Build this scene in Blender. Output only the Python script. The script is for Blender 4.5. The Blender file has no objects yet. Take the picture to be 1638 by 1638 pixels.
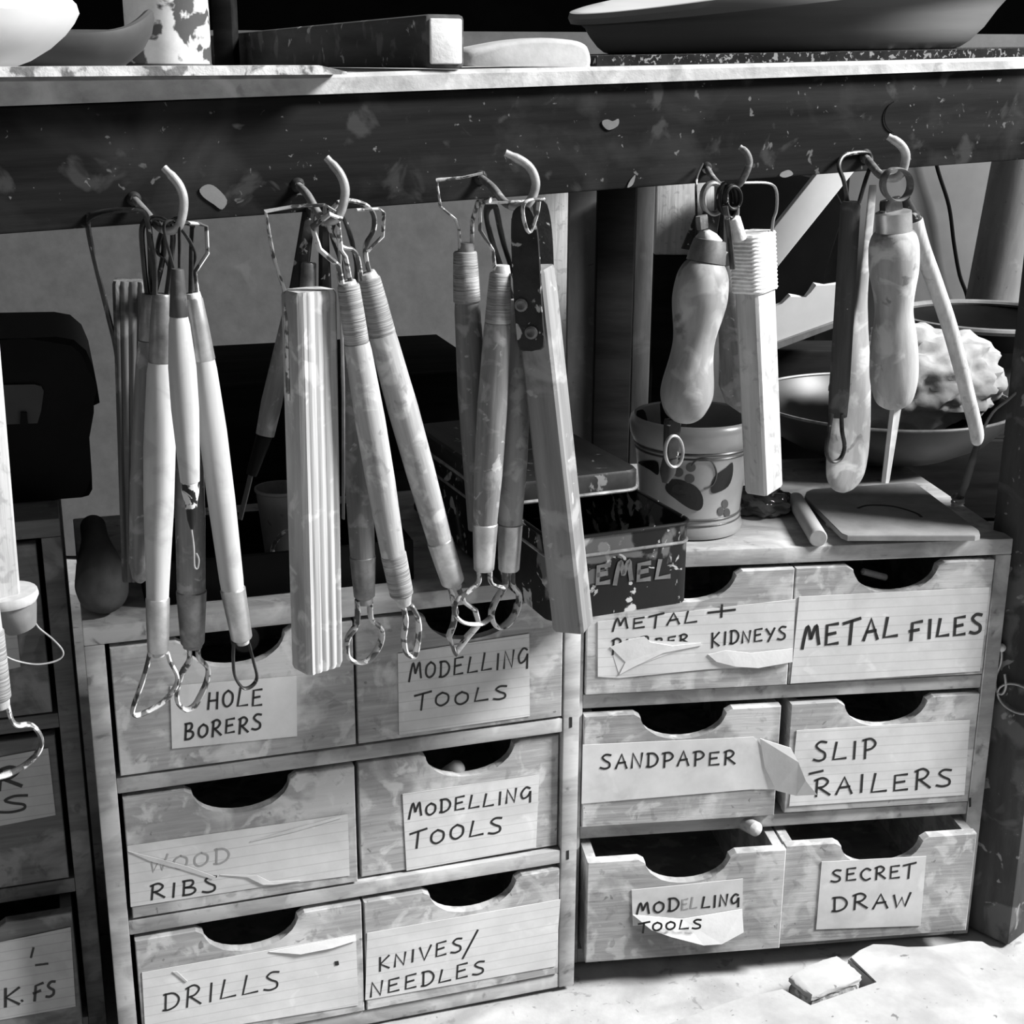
import bpy, bmesh, math, random
from mathutils import Vector, Matrix
random.seed(7)
scene = bpy.context.scene
COL = scene.collection

# ---------------------------------------------------------------- camera
F, PITCH, ROLL = 2280.0, 0.3025, -0.0051
EYE = Vector((0, 0, 0.5635))
_c, _s, _cr, _sr = math.cos(PITCH), math.sin(PITCH), math.cos(ROLL), math.sin(ROLL)
_r, FW, _d = Vector((1, 0, 0)), Vector((0, _c, -_s)), Vector((0, -_s, -_c))
RT = _cr * _r + _sr * _d
DN = -_sr * _r + _cr * _d
cam = bpy.data.cameras.new('camera')
cam.sensor_width = 36.0
cam.lens = 36.0 * F / 1638.0
cam.clip_start = 0.02
co = bpy.data.objects.new('camera', cam)
COL.objects.link(co)
m3 = Matrix((RT, -DN, -FW)).transposed()
co.matrix_world = Matrix.Translation(EYE) @ m3.to_4x4()
scene.camera = co

# ---------------------------------------------------------------- light and exposure
world = bpy.data.worlds.new('world')
scene.world = world
world.use_nodes = True
world.node_tree.nodes['Background'].inputs[0].default_value = (1, 1, 1, 1)
world.node_tree.nodes['Background'].inputs[1].default_value = 0.10
def area(name, loc, target, size, power, size_y=None):
    l = bpy.data.lights.new(name, 'AREA')
    l.energy = power
    l.shape = 'RECTANGLE'
    l.size = size
    l.size_y = size_y or size
    o = bpy.data.objects.new(name, l)
    COL.objects.link(o)
    o.location = loc
    o.rotation_euler = (Vector(target) - Vector(loc)).to_track_quat('-Z', 'Y').to_euler()
    return o
area('window_light', (2.48, 0.42, 2.32), (0.05, 0.75, 0.25), 0.75, 290, 0.75)
scene.view_settings.view_transform = 'Standard'
scene.view_settings.look = 'None'
scene.view_settings.gamma = 1.0
scene.view_settings.use_curve_mapping = False
scene.view_settings.exposure = 0.2

# ---------------------------------------------------------------- helpers: places
def ray(x, y):
    return FW + RT * ((x - 819.0) / F) + DN * ((y - 819.0) / F)
def at(x, y, pl):                       # where the sight line through a pixel of the photo meets a real plane
    o, n = pl
    v = ray(x, y)
    return EYE + v * ((o - EYE).dot(n) / v.dot(n))
def depth(p):
    return (p - EYE).dot(FW)
def px(p):                              # metres per photo pixel at a point
    return depth(p) / F
BY = 0.468                              # the bench apron's heading
BE = Vector((math.cos(BY), math.sin(BY), 0))
BN = Vector((math.sin(BY), -math.cos(BY), 0))
BO = Vector((0, 0.62, EYE.z))
UP = Vector((0, 0, 1))
def BP(k):                              # plane parallel to the apron, k metres in front of it
    return (BO + BN * k, BN)
def ZP(z):
    return (Vector((0, 0, z)), UP)
def YP(y):
    return (Vector((0, y, 0)), Vector((0, -1, 0)))
def tb(x, y, k):
    return at(x, y, BP(k))
def frame(o, ex, ez):                   # matrix with x along ex and z along ez
    ez = ez.normalized()
    ey = ez.cross(ex).normalized()
    ex = ey.cross(ez).normalized()
    return Matrix.Translation(o) @ Matrix((ex, ey, ez)).transposed().to_4x4()

# ---------------------------------------------------------------- helpers: objects
def thing(name, label, cat, loc, group=None):
    o = bpy.data.objects.new(name, None)
    o.empty_display_size = 0.01
    COL.objects.link(o)
    o.location = loc
    o['label'] = label
    o['category'] = cat
    if group:
        o['group'] = group
    return o
def world_of(o):
    return (world_of(o.parent) @ o.matrix_basis) if o.parent else o.matrix_basis.copy()
def add(name, bm, M, mat, parent=None, smooth=True, label=None):
    me = bpy.data.meshes.new(name)
    bmesh.ops.recalc_face_normals(bm, faces=bm.faces)
    bm.to_mesh(me)
    bm.free()
    for m in (mat if isinstance(mat, list) else [mat]):
        me.materials.append(m)
    if smooth:
        me.polygons.foreach_set('use_smooth', [True] * len(me.polygons))
        try:
            me.set_sharp_from_angle(angle=math.radians(38))
        except Exception:
            pass
    o = bpy.data.objects.new(name, me)
    COL.objects.link(o)
    if parent:
        o.parent = parent
        o.matrix_basis = world_of(parent).inverted() @ M
    else:
        o.matrix_basis = M
    if label:
        o['label'] = label
    return o
def tag(o, label, cat, group=None):
    o['label'] = label
    o['category'] = cat
    if group:
        o['group'] = group
    return o
def struct(o):
    o['kind'] = 'structure'
    return o

# ---------------------------------------------------------------- helpers: shapes (all local)
def new():
    return bmesh.new()
def box(bm, a, b, bev=0.0):
    x0, y0, z0 = a
    x1, y1, z1 = b
    r = bmesh.ops.create_cube(bm, size=1.0)
    vs = r['verts']
    for v in vs:
        v.co = Vector(((x0 + x1) / 2 + v.co.x * (x1 - x0), (y0 + y1) / 2 + v.co.y * (y1 - y0), (z0 + z1) / 2 + v.co.z * (z1 - z0)))
    if bev:
        es = list({e for v in vs for e in v.link_edges})
        bmesh.ops.bevel(bm, geom=es, offset=bev, segments=2, affect='EDGES', profile=0.5)
    return bm
def loft(bm, rings, cap=True, closed=True):
    R = [[bm.verts.new(p) for p in ring] for ring in rings]
    n = len(R[0])
    for a, b in zip(R[:-1], R[1:]):
        for i in range(n if closed else n - 1):
            j = (i + 1) % n
            bm.faces.new((a[i], a[j], b[j], b[i]))
    if cap and closed:
        bm.faces.new(R[0][::-1])
        bm.faces.new(R[-1])
    return R
def lathe_bm(prof, seg=24, cap=True, wob=0.0):
    bm = new()
    ph = random.random() * 6
    rings = []
    for i, (z, r) in enumerate(prof):
        rr = max(r, 1e-5)
        rings.append([Vector((rr * math.cos(2 * math.pi * k / seg) * (1 + wob * math.sin(2 * (2 * math.pi * k / seg) + ph + i * .3)),
                              rr * math.sin(2 * math.pi * k / seg), z)) for k in range(seg)])
    loft(bm, rings, cap)
    return bm
def prism_bm(poly, y0, y1, bev=0.0):     # polygon in local x,z pushed from y0 to y1
    bm = new()
    a = [bm.verts.new((p[0], y0, p[1])) for p in poly]
    b = [bm.verts.new((p[0], y1, p[1])) for p in poly]
    n = len(poly)
    fs = [bm.faces.new(a), bm.faces.new(b[::-1])]
    for i in range(n):
        fs.append(bm.faces.new((a[i], b[i], b[(i + 1) % n], a[(i + 1) % n])))
    if bev:
        es = [e for e in fs[0].edges]
        bmesh.ops.bevel(bm, geom=es, offset=bev, segments=1, affect='EDGES')
    big = [f for f in bm.faces if len(f.verts) > 4]
    if big:
        bmesh.ops.triangulate(bm, faces=big)
    return bm
def crom(pts, n=5, closed=False):
    P = [Vector(p) for p in pts]
    if len(P) < 3:
        return P
    out = []
    m = len(P)
    rng = range(m if closed else m - 1)
    for i in rng:
        if closed:
            p0, p1, p2, p3 = P[i - 1], P[i], P[(i + 1) % m], P[(i + 2) % m]
        else:
            p0, p1, p2, p3 = P[max(i - 1, 0)], P[i], P[i + 1], P[min(i + 2, m - 1)]
        for k in range(n):
            t = k / n
            out.append(0.5 * ((2 * p1) + (p2 - p0) * t + (2 * p0 - 5 * p1 + 4 * p2 - p3) * t * t + (3 * p1 - p0 - 3 * p2 + p3) * t ** 3))
    if not closed:
        out.append(P[-1])
    return out
def tube_bm(pts, rad, seg=8, flat=1.0, ref=None, closed=False):
    # rad: one radius or a list; flat: how much thicker the section is along ref than across it
    bm = new()
    P = [Vector(p) for p in pts]
    n = len(P)
    if not isinstance(rad, (list, tuple)):
        rad = [rad] * n
    rings = []
    ref = ref or Vector((0.13, -1, 0.21)).normalized()
    side = None
    for i in range(n):
        if closed:
            t = (P[(i + 1) % n] - P[i - 1])
        else:
            t = P[min(i + 1, n - 1)] - P[max(i - 1, 0)]
        t.normalize()
        s = t.cross(ref)
        if s.length < 0.12 and side is not None:
            s = side - t * side.dot(t)
        s.normalize()
        if side is not None and s.dot(side) < 0:
            s = -s
        side = s
        u = s.cross(t).normalized()
        rings.append([P[i] + s * (rad[i] * math.cos(2 * math.pi * k / seg)) + u * (rad[i] * flat * math.sin(2 * math.pi * k / seg)) for k in range(seg)])
    if closed:
        rings.append(rings[0])
        R = [[bm.verts.new(p) for p in ring] for ring in rings[:-1]]
        R.append(R[0])
        for a, b in zip(R[:-1], R[1:]):
            for i in range(seg):
                j = (i + 1) % seg
                bm.faces.new((a[i], a[j], b[j], b[i]))
    else:
        loft(bm, rings)
    return bm
def shift(bm, o):
    for v in bm.verts:
        v.co -= o
    return bm
def add_tube(name, pts, rad, mat, parent=None, seg=8, flat=1.0, ref=None, closed=False, label=None):
    o = Vector(pts[0])
    return add(name, shift(tube_bm(pts, rad, seg, flat, ref, closed), o), Matrix.Translation(o), mat, parent, label=label)

# ---------------------------------------------------------------- materials (grey values: the photo is monochrome)
def mat(name, lo, hi, sc=(20, 20, 20), det=6, dist=0.0, blot=None, speck=None, rough=0.7, bump=0.15, metal=0.0, spec=0.3, coat=0.0, lines=None):
    m = bpy.data.materials.new(name)
    m.use_nodes = True
    nt = m.node_tree
    N, L = nt.nodes, nt.links
    b = N['Principled BSDF']
    b.inputs['Roughness'].default_value = rough
    b.inputs['Metallic'].default_value = metal
    b.inputs['Specular IOR Level'].default_value = spec
    b.inputs['Coat Weight'].default_value = coat
    tc = N.new('ShaderNodeTexCoord')
    oi = N.new('ShaderNodeObjectInfo')
    off = N.new('ShaderNodeVectorMath'); off.operation = 'SCALE'; off.inputs[0].default_value = (3.1, 5.7, 4.3)
    L.new(oi.outputs['Random'], off.inputs['Scale'])
    ad = N.new('ShaderNodeVectorMath'); ad.operation = 'ADD'
    L.new(tc.outputs['Object'], ad.inputs[0]); L.new(off.outputs[0], ad.inputs[1])
    mp = N.new('ShaderNodeMapping'); mp.inputs['Scale'].default_value = sc
    L.new(ad.outputs[0], mp.inputs[0])
    no = N.new('ShaderNodeTexNoise'); no.inputs['Scale'].default_value = 1.0; no.inputs['Detail'].default_value = det
    no.inputs['Roughness'].default_value = 0.62; no.inputs['Distortion'].default_value = dist
    L.new(mp.outputs[0], no.inputs[0])
    rp = N.new('ShaderNodeValToRGB')
    rp.color_ramp.elements[0].position = 0.32; rp.color_ramp.elements[1].position = 0.68
    rp.color_ramp.elements[0].color = (lo, lo, lo, 1); rp.color_ramp.elements[1].color = (hi, hi, hi, 1)
    L.new(no.outputs['Fac'], rp.inputs[0])
    out = rp.outputs[0]
    def overlay(scale, thr, soft, val, amt, det2=4.0, coord=ad):
        nonlocal out
        n2 = N.new('ShaderNodeTexNoise'); n2.inputs['Scale'].default_value = scale; n2.inputs['Detail'].default_value = det2
        n2.inputs['Distortion'].default_value = 0.6
        L.new(coord.outputs[0], n2.inputs[0])
        mr = N.new('ShaderNodeMapRange'); mr.inputs['From Min'].default_value = thr; mr.inputs['From Max'].default_value = thr + soft
        mr.inputs['To Max'].default_value = amt
        L.new(n2.outputs['Fac'], mr.inputs['Value'])
        mx = N.new('ShaderNodeMix'); mx.data_type = 'RGBA'
        L.new(mr.outputs[0], mx.inputs[0]); L.new(out, mx.inputs[6]); mx.inputs[7].default_value = (val, val, val, 1)
        out = mx.outputs[2]
    for bl in (blot or []):
        overlay(*bl)
    for sp in (speck or []):
        overlay(*sp)
    if lines:                            # faint ruled lines printed on the paper
        pitch, val = lines
        sx = N.new('ShaderNodeSeparateXYZ'); L.new(tc.outputs['Object'], sx.inputs[0])
        dv = N.new('ShaderNodeMath'); dv.operation = 'DIVIDE'; dv.inputs[1].default_value = pitch; L.new(sx.outputs[2], dv.inputs[0])
        fr = N.new('ShaderNodeMath'); fr.operation = 'FRACT'; L.new(dv.outputs[0], fr.inputs[0])
        lt = N.new('ShaderNodeMath'); lt.operation = 'LESS_THAN'; lt.inputs[1].default_value = 0.09; L.new(fr.outputs[0], lt.inputs[0])
        ml = N.new('ShaderNodeMath'); ml.operation = 'MULTIPLY'; ml.inputs[1].default_value = 0.4; L.new(lt.outputs[0], ml.inputs[0])
        mx = N.new('ShaderNodeMix'); mx.data_type = 'RGBA'
        L.new(ml.outputs[0], mx.inputs[0]); L.new(out, mx.inputs[6]); mx.inputs[7].default_value = (val, val, val, 1)
        out = mx.outputs[2]
    L.new(out, b.inputs['Base Color'])
    if bump:
        bp = N.new('ShaderNodeBump'); bp.inputs['Strength'].default_value = bump; bp.inputs['Distance'].default_value = 0.0012
        L.new(no.outputs['Fac'], bp.inputs['Height']); L.new(bp.outputs[0], b.inputs['Normal'])
    return m
M = {}
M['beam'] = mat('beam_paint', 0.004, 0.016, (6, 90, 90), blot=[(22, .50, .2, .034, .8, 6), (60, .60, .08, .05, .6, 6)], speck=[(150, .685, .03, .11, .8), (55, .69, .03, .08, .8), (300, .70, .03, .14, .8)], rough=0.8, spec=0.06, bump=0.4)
M['board'] = mat('board_edge', 0.26, 0.42, (60, 90, 90), blot=[(50, .54, .12, .55, .6, 6), (90, .62, .08, .14, .5)], bump=0.6)
M['batten'] = mat('whitened_batten', 0.35, 0.6, (90, 90, 90), blot=[(160, .50, .1, .08, .85, 6)], bump=0.9)
M['cab'] = mat('drawer_pine', 0.24, 0.38, (22, 60, 330), blot=[(16, .50, .16, .17, .6, 6), (26, .50, .10, .52, .75, 7), (70, .55, .09, .56, .6, 7), (110, .60, .08, .14, .45, 6)], speck=[(120, .70, .03, .08, .6)], bump=0.3)
M['carc'] = mat('carcass_pine', 0.25, 0.38, (24, 120, 140), blot=[(34, .51, .10, .50, .7, 7), (24, .56, .14, .15, .5, 6), (90, .6, .08, .14, .4, 6)], speck=[(90, .68, .04, .10, .6)], bump=0.3)
M['cabd'] = mat('shade_toned_pine', 0.08, 0.14, (18, 60, 240), blot=[(30, .51, .09, .24, .75, 7), (80, .6, .07, .04, .5, 6)], bump=0.25)  # copy of the pine, darkened to imitate shade on the far-left cabinet
M['paper'] = mat('index_card', 0.50, 0.60, (40, 40, 40), blot=[(22, .54, .14, .40, .5), (60, .62, .08, .66, .6)], bump=0.15, lines=(0.0062, 0.3))
M['plainpaper'] = mat('plain_paper', 0.50, 0.60, (40, 40, 40), blot=[(24, .54, .14, .38, .5), (60, .62, .08, .66, .6)], bump=0.15)
M['flap'] = mat('torn_paper', 0.56, 0.66, (50, 50, 50), bump=0.3)
M['ink'] = mat('marker_ink', 0.012, 0.02, bump=0, rough=0.5)
M['fade'] = mat('faded_ink', 0.26, 0.34, (200, 200, 200), bump=0, rough=0.6)
M['white'] = mat('pale_handle', 0.34, 0.44, (160, 160, 14), blot=[(90, .56, .12, .26, .5), (40, .58, .1, .50, .5)], rough=0.6, spec=.2, bump=0.08)
M['birch'] = mat('birch_handle', 0.24, 0.38, (220, 220, 18), blot=[(110, .52, .1, .50, .7, 6), (150, .60, .08, .14, .5)], rough=0.65, bump=0.2)
M['grey_handle'] = mat('soiled_handle', 0.11, 0.22, (220, 220, 16), blot=[(110, .54, .1, .32, .6, 6), (180, .64, .05, .45, .6)], rough=0.7, bump=0.2)
M['dirty'] = mat('dark_handle', 0.03, 0.07, (160, 160, 14), blot=[(90, .58, .1, .14, .6)], speck=[(260, .72, .03, .6, .8)], rough=0.55, spec=.2, bump=0.15)
M['stripe'] = mat('grained_bar', 0.20, 0.52, (420, 60, 7), blot=[(110, .56, .1, .6, .6, 6)], bump=0.35)
M['oldbar'] = mat('weathered_bar', 0.03, 0.15, (320, 60, 9), blot=[(90, .55, .1, .2, .6)], bump=0.5)
M['scraper'] = mat('scraper_wood', 0.14, 0.26, (120, 120, 8), blot=[(50, .56, .1, .36, .6), (60, .62, .06, .07, .6), (140, .66, .04, .4, .7)], bump=0.25)
M['palewood'] = mat('pale_wood', 0.32, 0.50, (200, 200, 14), blot=[(160, .58, .08, .2, .5), (70, .6, .1, .54, .5)], bump=0.35)
M['ferrule'] = mat('worn_ferrule', 0.32, 0.55, (90, 90, 90), blot=[(80, .58, .1, .7, .5)], metal=0.75, rough=0.38, bump=0.1)
M['ferrule_dark'] = mat('tarnished_ferrule', 0.10, 0.26, (90, 90, 90), blot=[(80, .6, .1, .4, .5)], metal=0.6, rough=0.42, bump=0.1)
M['thread'] = mat('thread_winding', 0.14, 0.34, (40, 40, 1700), det=2, blot=[(90, .56, .12, .45, .5), (60, .6, .1, .1, .5)], rough=0.7, bump=0.6)
M['wire'] = mat('spattered_wire', 0.06, 0.16, (200, 200, 200), blot=[(190, .47, .05, .62, .95)], metal=0.2, rough=0.5, bump=0.4)
M['wire_dark'] = mat('dark_wire', 0.02, 0.07, (120, 120, 120), blot=[(140, .64, .05, .5, .8)], metal=0.4, rough=0.4, bump=0.2)
M['wire_thin'] = mat('bright_wire', 0.3, 0.5, (120, 120, 120), metal=0.5, rough=0.35, bump=0.1)
M['hook'] = mat('cup_hook_metal', 0.20, 0.42, (120, 120, 120), blot=[(90, .55, .12, .55, .6)], metal=0.3, rough=0.45, bump=0.2)
M['hook_dark'] = mat('rust_and_shank_shade', 0.08, 0.2, (160, 160, 160), blot=[(120, .58, .1, .4, .7)], metal=0.2, rough=0.6, bump=0.3)
M['iron'] = mat('iron_and_flange_shade', 0.008, 0.025, (90, 90, 90), speck=[(170, .62, .04, .40, .85), (260, .68, .03, .5, .9)], metal=0.0, rough=0.5, spec=.3, bump=0.4)
M['screw'] = mat('screw_head', 0.08, 0.16, (200, 200, 200), metal=0.6, rough=0.4, bump=0.2)
M['black'] = mat('black_plastic', 0.003, 0.006, rough=0.5, bump=0.05, spec=0.06)
M['soot'] = mat('dark_wood', 0.006, 0.018, (8, 60, 60), bump=0.3, spec=0.05, rough=0.9)
M['soot2'] = mat('dim_wood', 0.03, 0.075, (60, 60, 9), blot=[(25, .56, .1, .11, .6)], bump=0.3)
M['dim'] = mat('dim_plank', 0.12, 0.19, (60, 60, 12), blot=[(60, .58, .12, .24, .5)], speck=[(150, .68, .04, .05, .6)], bump=0.3)
M['wall'] = mat('grey_wall', 0.105, 0.135, (60, 60, 60), speck=[(25, .68, .08, .2, .4)], bump=0.15)
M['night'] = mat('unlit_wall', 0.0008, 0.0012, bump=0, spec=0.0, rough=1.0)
M['tin'] = mat('chipped_black_tin', 0.003, 0.008, (30, 30, 30), speck=[(75, .595, .025, .55, .95, 6), (38, .57, .04, .16, .8, 7), (150, .66, .03, .5, .9)], rough=0.5, spec=0.3, bump=0.3)
M['tinlid'] = mat('worn_tin_lid', 0.012, 0.04, (60, 8, 60), speck=[(110, .64, .04, .3, .6)], rough=0.5, spec=.2, bump=0.2)
M['rim'] = mat('bare_tin_rim', 0.16, 0.5, (90, 90, 90), metal=0.3, rough=0.4, bump=0.2)
M['emboss'] = mat('embossed_paint', 0.09, 0.2, (90, 90, 90), rough=0.4, bump=0.2)
M['glaze'] = mat('glazed_pot', 0.20, 0.27, (30, 30, 30), rough=0.28, spec=0.5, coat=0.2, bump=0.04)
M['decor'] = mat('painted_leaf', 0.004, 0.008, rough=0.3, bump=0)
M['berry'] = mat('painted_berry', 0.05, 0.08, rough=0.3, bump=0)
M['clay'] = mat('pale_glazed_clay', 0.55, 0.62, (20, 20, 20), rough=0.45, bump=0.05)
M['clayd'] = mat('dark_clay', 0.05, 0.075, (20, 20, 20), rough=0.6, spec=.2, bump=0.08)
M['claym'] = mat('buff_clay', 0.22, 0.30, (3, 3, 60), rough=0.6, spec=.2, bump=0.06)
M['stone'] = mat('white_slab', 0.34, 0.48, (60, 60, 60), blot=[(50, .56, .14, .3, .5)], bump=0.3)
M['timber'] = mat('spattered_timber', 0.03, 0.07, (80, 80, 8), blot=[(60, .55, .08, .12, .7, 6)], speck=[(110, .66, .03, .42, .8)], spec=.15, bump=0.3)
M['end_lit'] = mat('lit_end_tone', 0.5, 0.75, (90, 90, 90), bump=0.5)
M['splash'] = mat('splashed_can', 0.6, 0.8, (60, 60, 60), blot=[(55, .53, .05, .05, .95, 6), (24, .56, .06, .12, .8, 6)], rough=0.6, bump=0.2)
M['slab'] = mat('dirty_board', 0.008, 0.02, (60, 60, 60), speck=[(420, .57, .05, .22, .85)], spec=.05, rough=.9, bump=0.4)
M['dust'] = mat('plaster_dust', 0.30, 0.46, (24, 24, 24), blot=[(16, .50, .16, .22, .7, 6), (90, .62, .06, .16, .6)], speck=[(220, .70, .03, .05, .7), (60, .70, .03, .1, .6)], rough=0.95, spec=.1, bump=0.9)
M['sheet'] = mat('dusty_sheet', 0.32, 0.44, (30, 30, 30), blot=[(18, .52, .14, .25, .6, 6), (9, .55, .1, .24, .5)], speck=[(130, .68, .03, .08, .7)], rough=0.95, spec=.1, bump=0.5)
M['leg'] = mat('spotted_leg', 0.03, 0.07, (60, 60, 12), blot=[(40, .53, .08, .13, .7, 6)], speck=[(50, .64, .03, .30, .7), (140, .68, .03, .3, .7)], spec=.15, bump=0.3)
M['bag'] = mat('clear_bag', 0.03, 0.08, (40, 40, 40), rough=0.15, spec=0.6, bump=0.6)
M['hard'] = mat('hardboard', 0.17, 0.24, (60, 60, 60), blot=[(24, .56, .16, .3, .5)], rough=0.6, bump=0.08)
M['slot'] = mat('slot_dark', 0.01, 0.015, bump=0)
M['dowel'] = mat('dowel_wood', 0.28, 0.36, (80, 80, 14), bump=0.15)
M['cloth'] = mat('crumpled_cloth', 0.26, 0.40, (40, 40, 40), blot=[(40, .58, .1, .14, .5)], bump=0.6)
M['bowl'] = mat('dark_basin', 0.03, 0.055, (14, 14, 14), rough=0.4, bump=0.05)
M['bowlrim'] = mat('worn_rim', 0.12, 0.3, (60, 60, 60), rough=0.4, bump=0.1)
M['foam'] = mat('white_foam_board', 0.55, 0.65, (20, 20, 20), bump=0.1)
M['string'] = mat('pale_string', 0.5, 0.78, (200, 200, 200), bump=0.5)
M['pipe'] = mat('pipe_grey', 0.11, 0.14, (20, 20, 20), bump=0.1)
M['bulb'] = mat('waxed_bulb', 0.17, 0.32, (90, 90, 16), blot=[(70, .53, .1, .42, .7, 6), (55, .60, .05, .07, .7)], rough=0.5, bump=0.12)
M['bulb2'] = mat('scuffed_bulb', 0.20, 0.36, (120, 120, 20), blot=[(75, .52, .1, .52, .7, 6), (90, .62, .06, .09, .7)], rough=0.65, bump=0.2)
M['daub'] = mat('grey_daub', 0.10, 0.16, (60, 60, 60), bump=0.2)
M['dimpaper'] = mat('shade_toned_card', 0.34, 0.44, (40, 40, 40), blot=[(30, .56, .14, .28, .5)], bump=0.1, lines=(0.0062, 0.2))  # index card toned down for the same shade as the far-left cabinet
M['flaked'] = mat('flaked_paint', 0.004, 0.01, (60, 60, 60), blot=[(150, .50, .03, .6, .95, 5)], rough=.5, bump=.4)
M['wax'] = mat('wax_lump', 0.35, 0.6, (80, 80, 80), rough=0.4, bump=0.3)
M['greyplastic'] = mat('grey_plastic', 0.03, 0.045, (20, 20, 20), bump=0.1)

# ---------------------------------------------------------------- setting
def zf(x, y, z):
    return at(x, y, ZP(z))
bm = new()
bmesh.ops.create_grid(bm, x_segments=140, y_segments=110, size=0.5)
from mathutils import noise
for v in bm.verts:
    v.co.x *= 5.2
    v.co.y *= 3.4
    h = noise.noise(Vector((v.co.x * 9, v.co.y * 9, 0))) * 0.004 + noise.noise(Vector((v.co.x * 30, v.co.y * 30, 3))) * 0.0015
    v.co.z = min(0, h - 0.0035)
struct(add('floor', bm, Matrix.Translation((0, 0.9, 0)), M['dust']))
struct(add('wall_back', box(new(), (-2.6, 0, 0), (2.6, 0.04, 0.60)), Matrix.Translation((0, 1.62, 0)), M['wall'], smooth=False))
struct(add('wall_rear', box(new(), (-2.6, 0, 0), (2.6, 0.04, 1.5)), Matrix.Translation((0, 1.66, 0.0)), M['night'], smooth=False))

# ---------------------------------------------------------------- workbench
B0 = tb(819, 300, 0)
TILT = 0.0301
def uz(u, z):
    return BO + BE * u + UP * (z + TILT * u)
bench = thing('workbench', 'dark stained workbench whose apron carries the cup hooks, with a pale board top', 'workbench', uz(0, -0.0528))
MB = frame(uz(0, -0.0528), BE + UP * TILT, UP - BE * TILT)
bm = box(new(), (-0.7, 0, 0), (0.75, 0.032, 0.0445), 0.0012)
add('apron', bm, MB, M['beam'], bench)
# top board: its edge is thinner towards the right
bm = new()
tops = [(-330, 126), (200, 121), (500, 118.5), (700, 112), (900, 108), (1100, 104), (1400, 97.5), (1660, 91), (2000, 83)]
rings = []
for x, y in tops:
    p = tb(x, y, 0.0035)
    u = (p - BO).dot(BE)
    t_, b_ = p.z, uz(u, -0.0528 + 0.0449).z
    q = p.copy()
    r = 0.0016
    ring = []
    for kk, zz in ((0, b_), (0, t_ - r), (-r, t_), (-0.52, t_), (-0.52, b_)):
        w = q + BN * kk
        ring.append(Vector((w.x, w.y, zz)))
    rings.append(ring)
loft(bm, rings)
add('tabletop', shift(bm, uz(0, 0)), Matrix.Translation(uz(0, 0)), M['board'], bench)
def top_z(x):
    for (x0, y0), (x1, y1) in zip(tops[:-1], tops[1:]):
        if x0 <= x <= x1:
            return tb(x, y0 + (y1 - y0) * (x - x0) / (x1 - x0), 0.0035).z
# bench leg at the right
lb, lf = zf(1518, 1470, 0), zf(1612, 1515, 0)      # back and front corners of its left face on the floor
lx_ = (lf - lb); lx_.z = 0
ll_ = lx_.length
Ml = frame(lf, Vector((0, 0, 1)).cross(-lx_) * -1, UP)
sx = 1 if (Ml.to_3x3() @ Vector((1, 0, 0))).x > 0 else -1
sy = 1 if (Ml.to_3x3() @ Vector((0, 1, 0))).y > 0 else -1
add('leg', box(new(), (min(0, sx * .07), min(0, sy * ll_), 0.0005), (max(0, sx * .07), max(0, sy * ll_), 0.56), 0.002), Ml, M['leg'], bench)
# paint daub and knot on the apron
def flat_patch(name, pts, k, m, parent, thick=0.0006):
    P = [tb(v.x, v.y, k) for v in crom([(x, y, 0) for x, y in pts], 3, True)]
    o = sum(P, Vector()) / len(P)
    Mf = frame(o, BE, UP)
    I = Mf.inverted()
    return add(name, prism_bm([((I @ p).x, (I @ p).z) for p in P], -thick / 2, thick / 2), Mf, m, parent, smooth=False)
flat_patch('paint_daub', [(319, 303), (332, 295), (346, 300), (363, 320), (355, 335), (342, 327), (325, 315)], 0.0004, M['daub'], bench)
flat_patch('paint_daub', [(963, 194), (972, 191), (980, 194), (989, 190), (988, 201), (974, 208), (965, 202)], 0.0004, M['daub'], bench)
flat_patch('paint_daub', [(1250, 276), (1262, 272), (1268, 279), (1255, 284), (1247, 281)], 0.0004, M['daub'], bench)
flat_patch('paint_daub', [(1008, 288), (1016, 280), (1012, 295), (1003, 300)], 0.0004, M['daub'], bench)
c = tb(1437, 186, 0.0006)
add('knot', tube_bm([c + BE * (0.0085 * math.cos(a)) + UP * (0.0075 * math.sin(a)) for a in [2.0 + i * .19 for i in range(14)]], 0.0003, 6, ref=BN), Matrix.Identity(4), M['soot'], bench)

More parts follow.
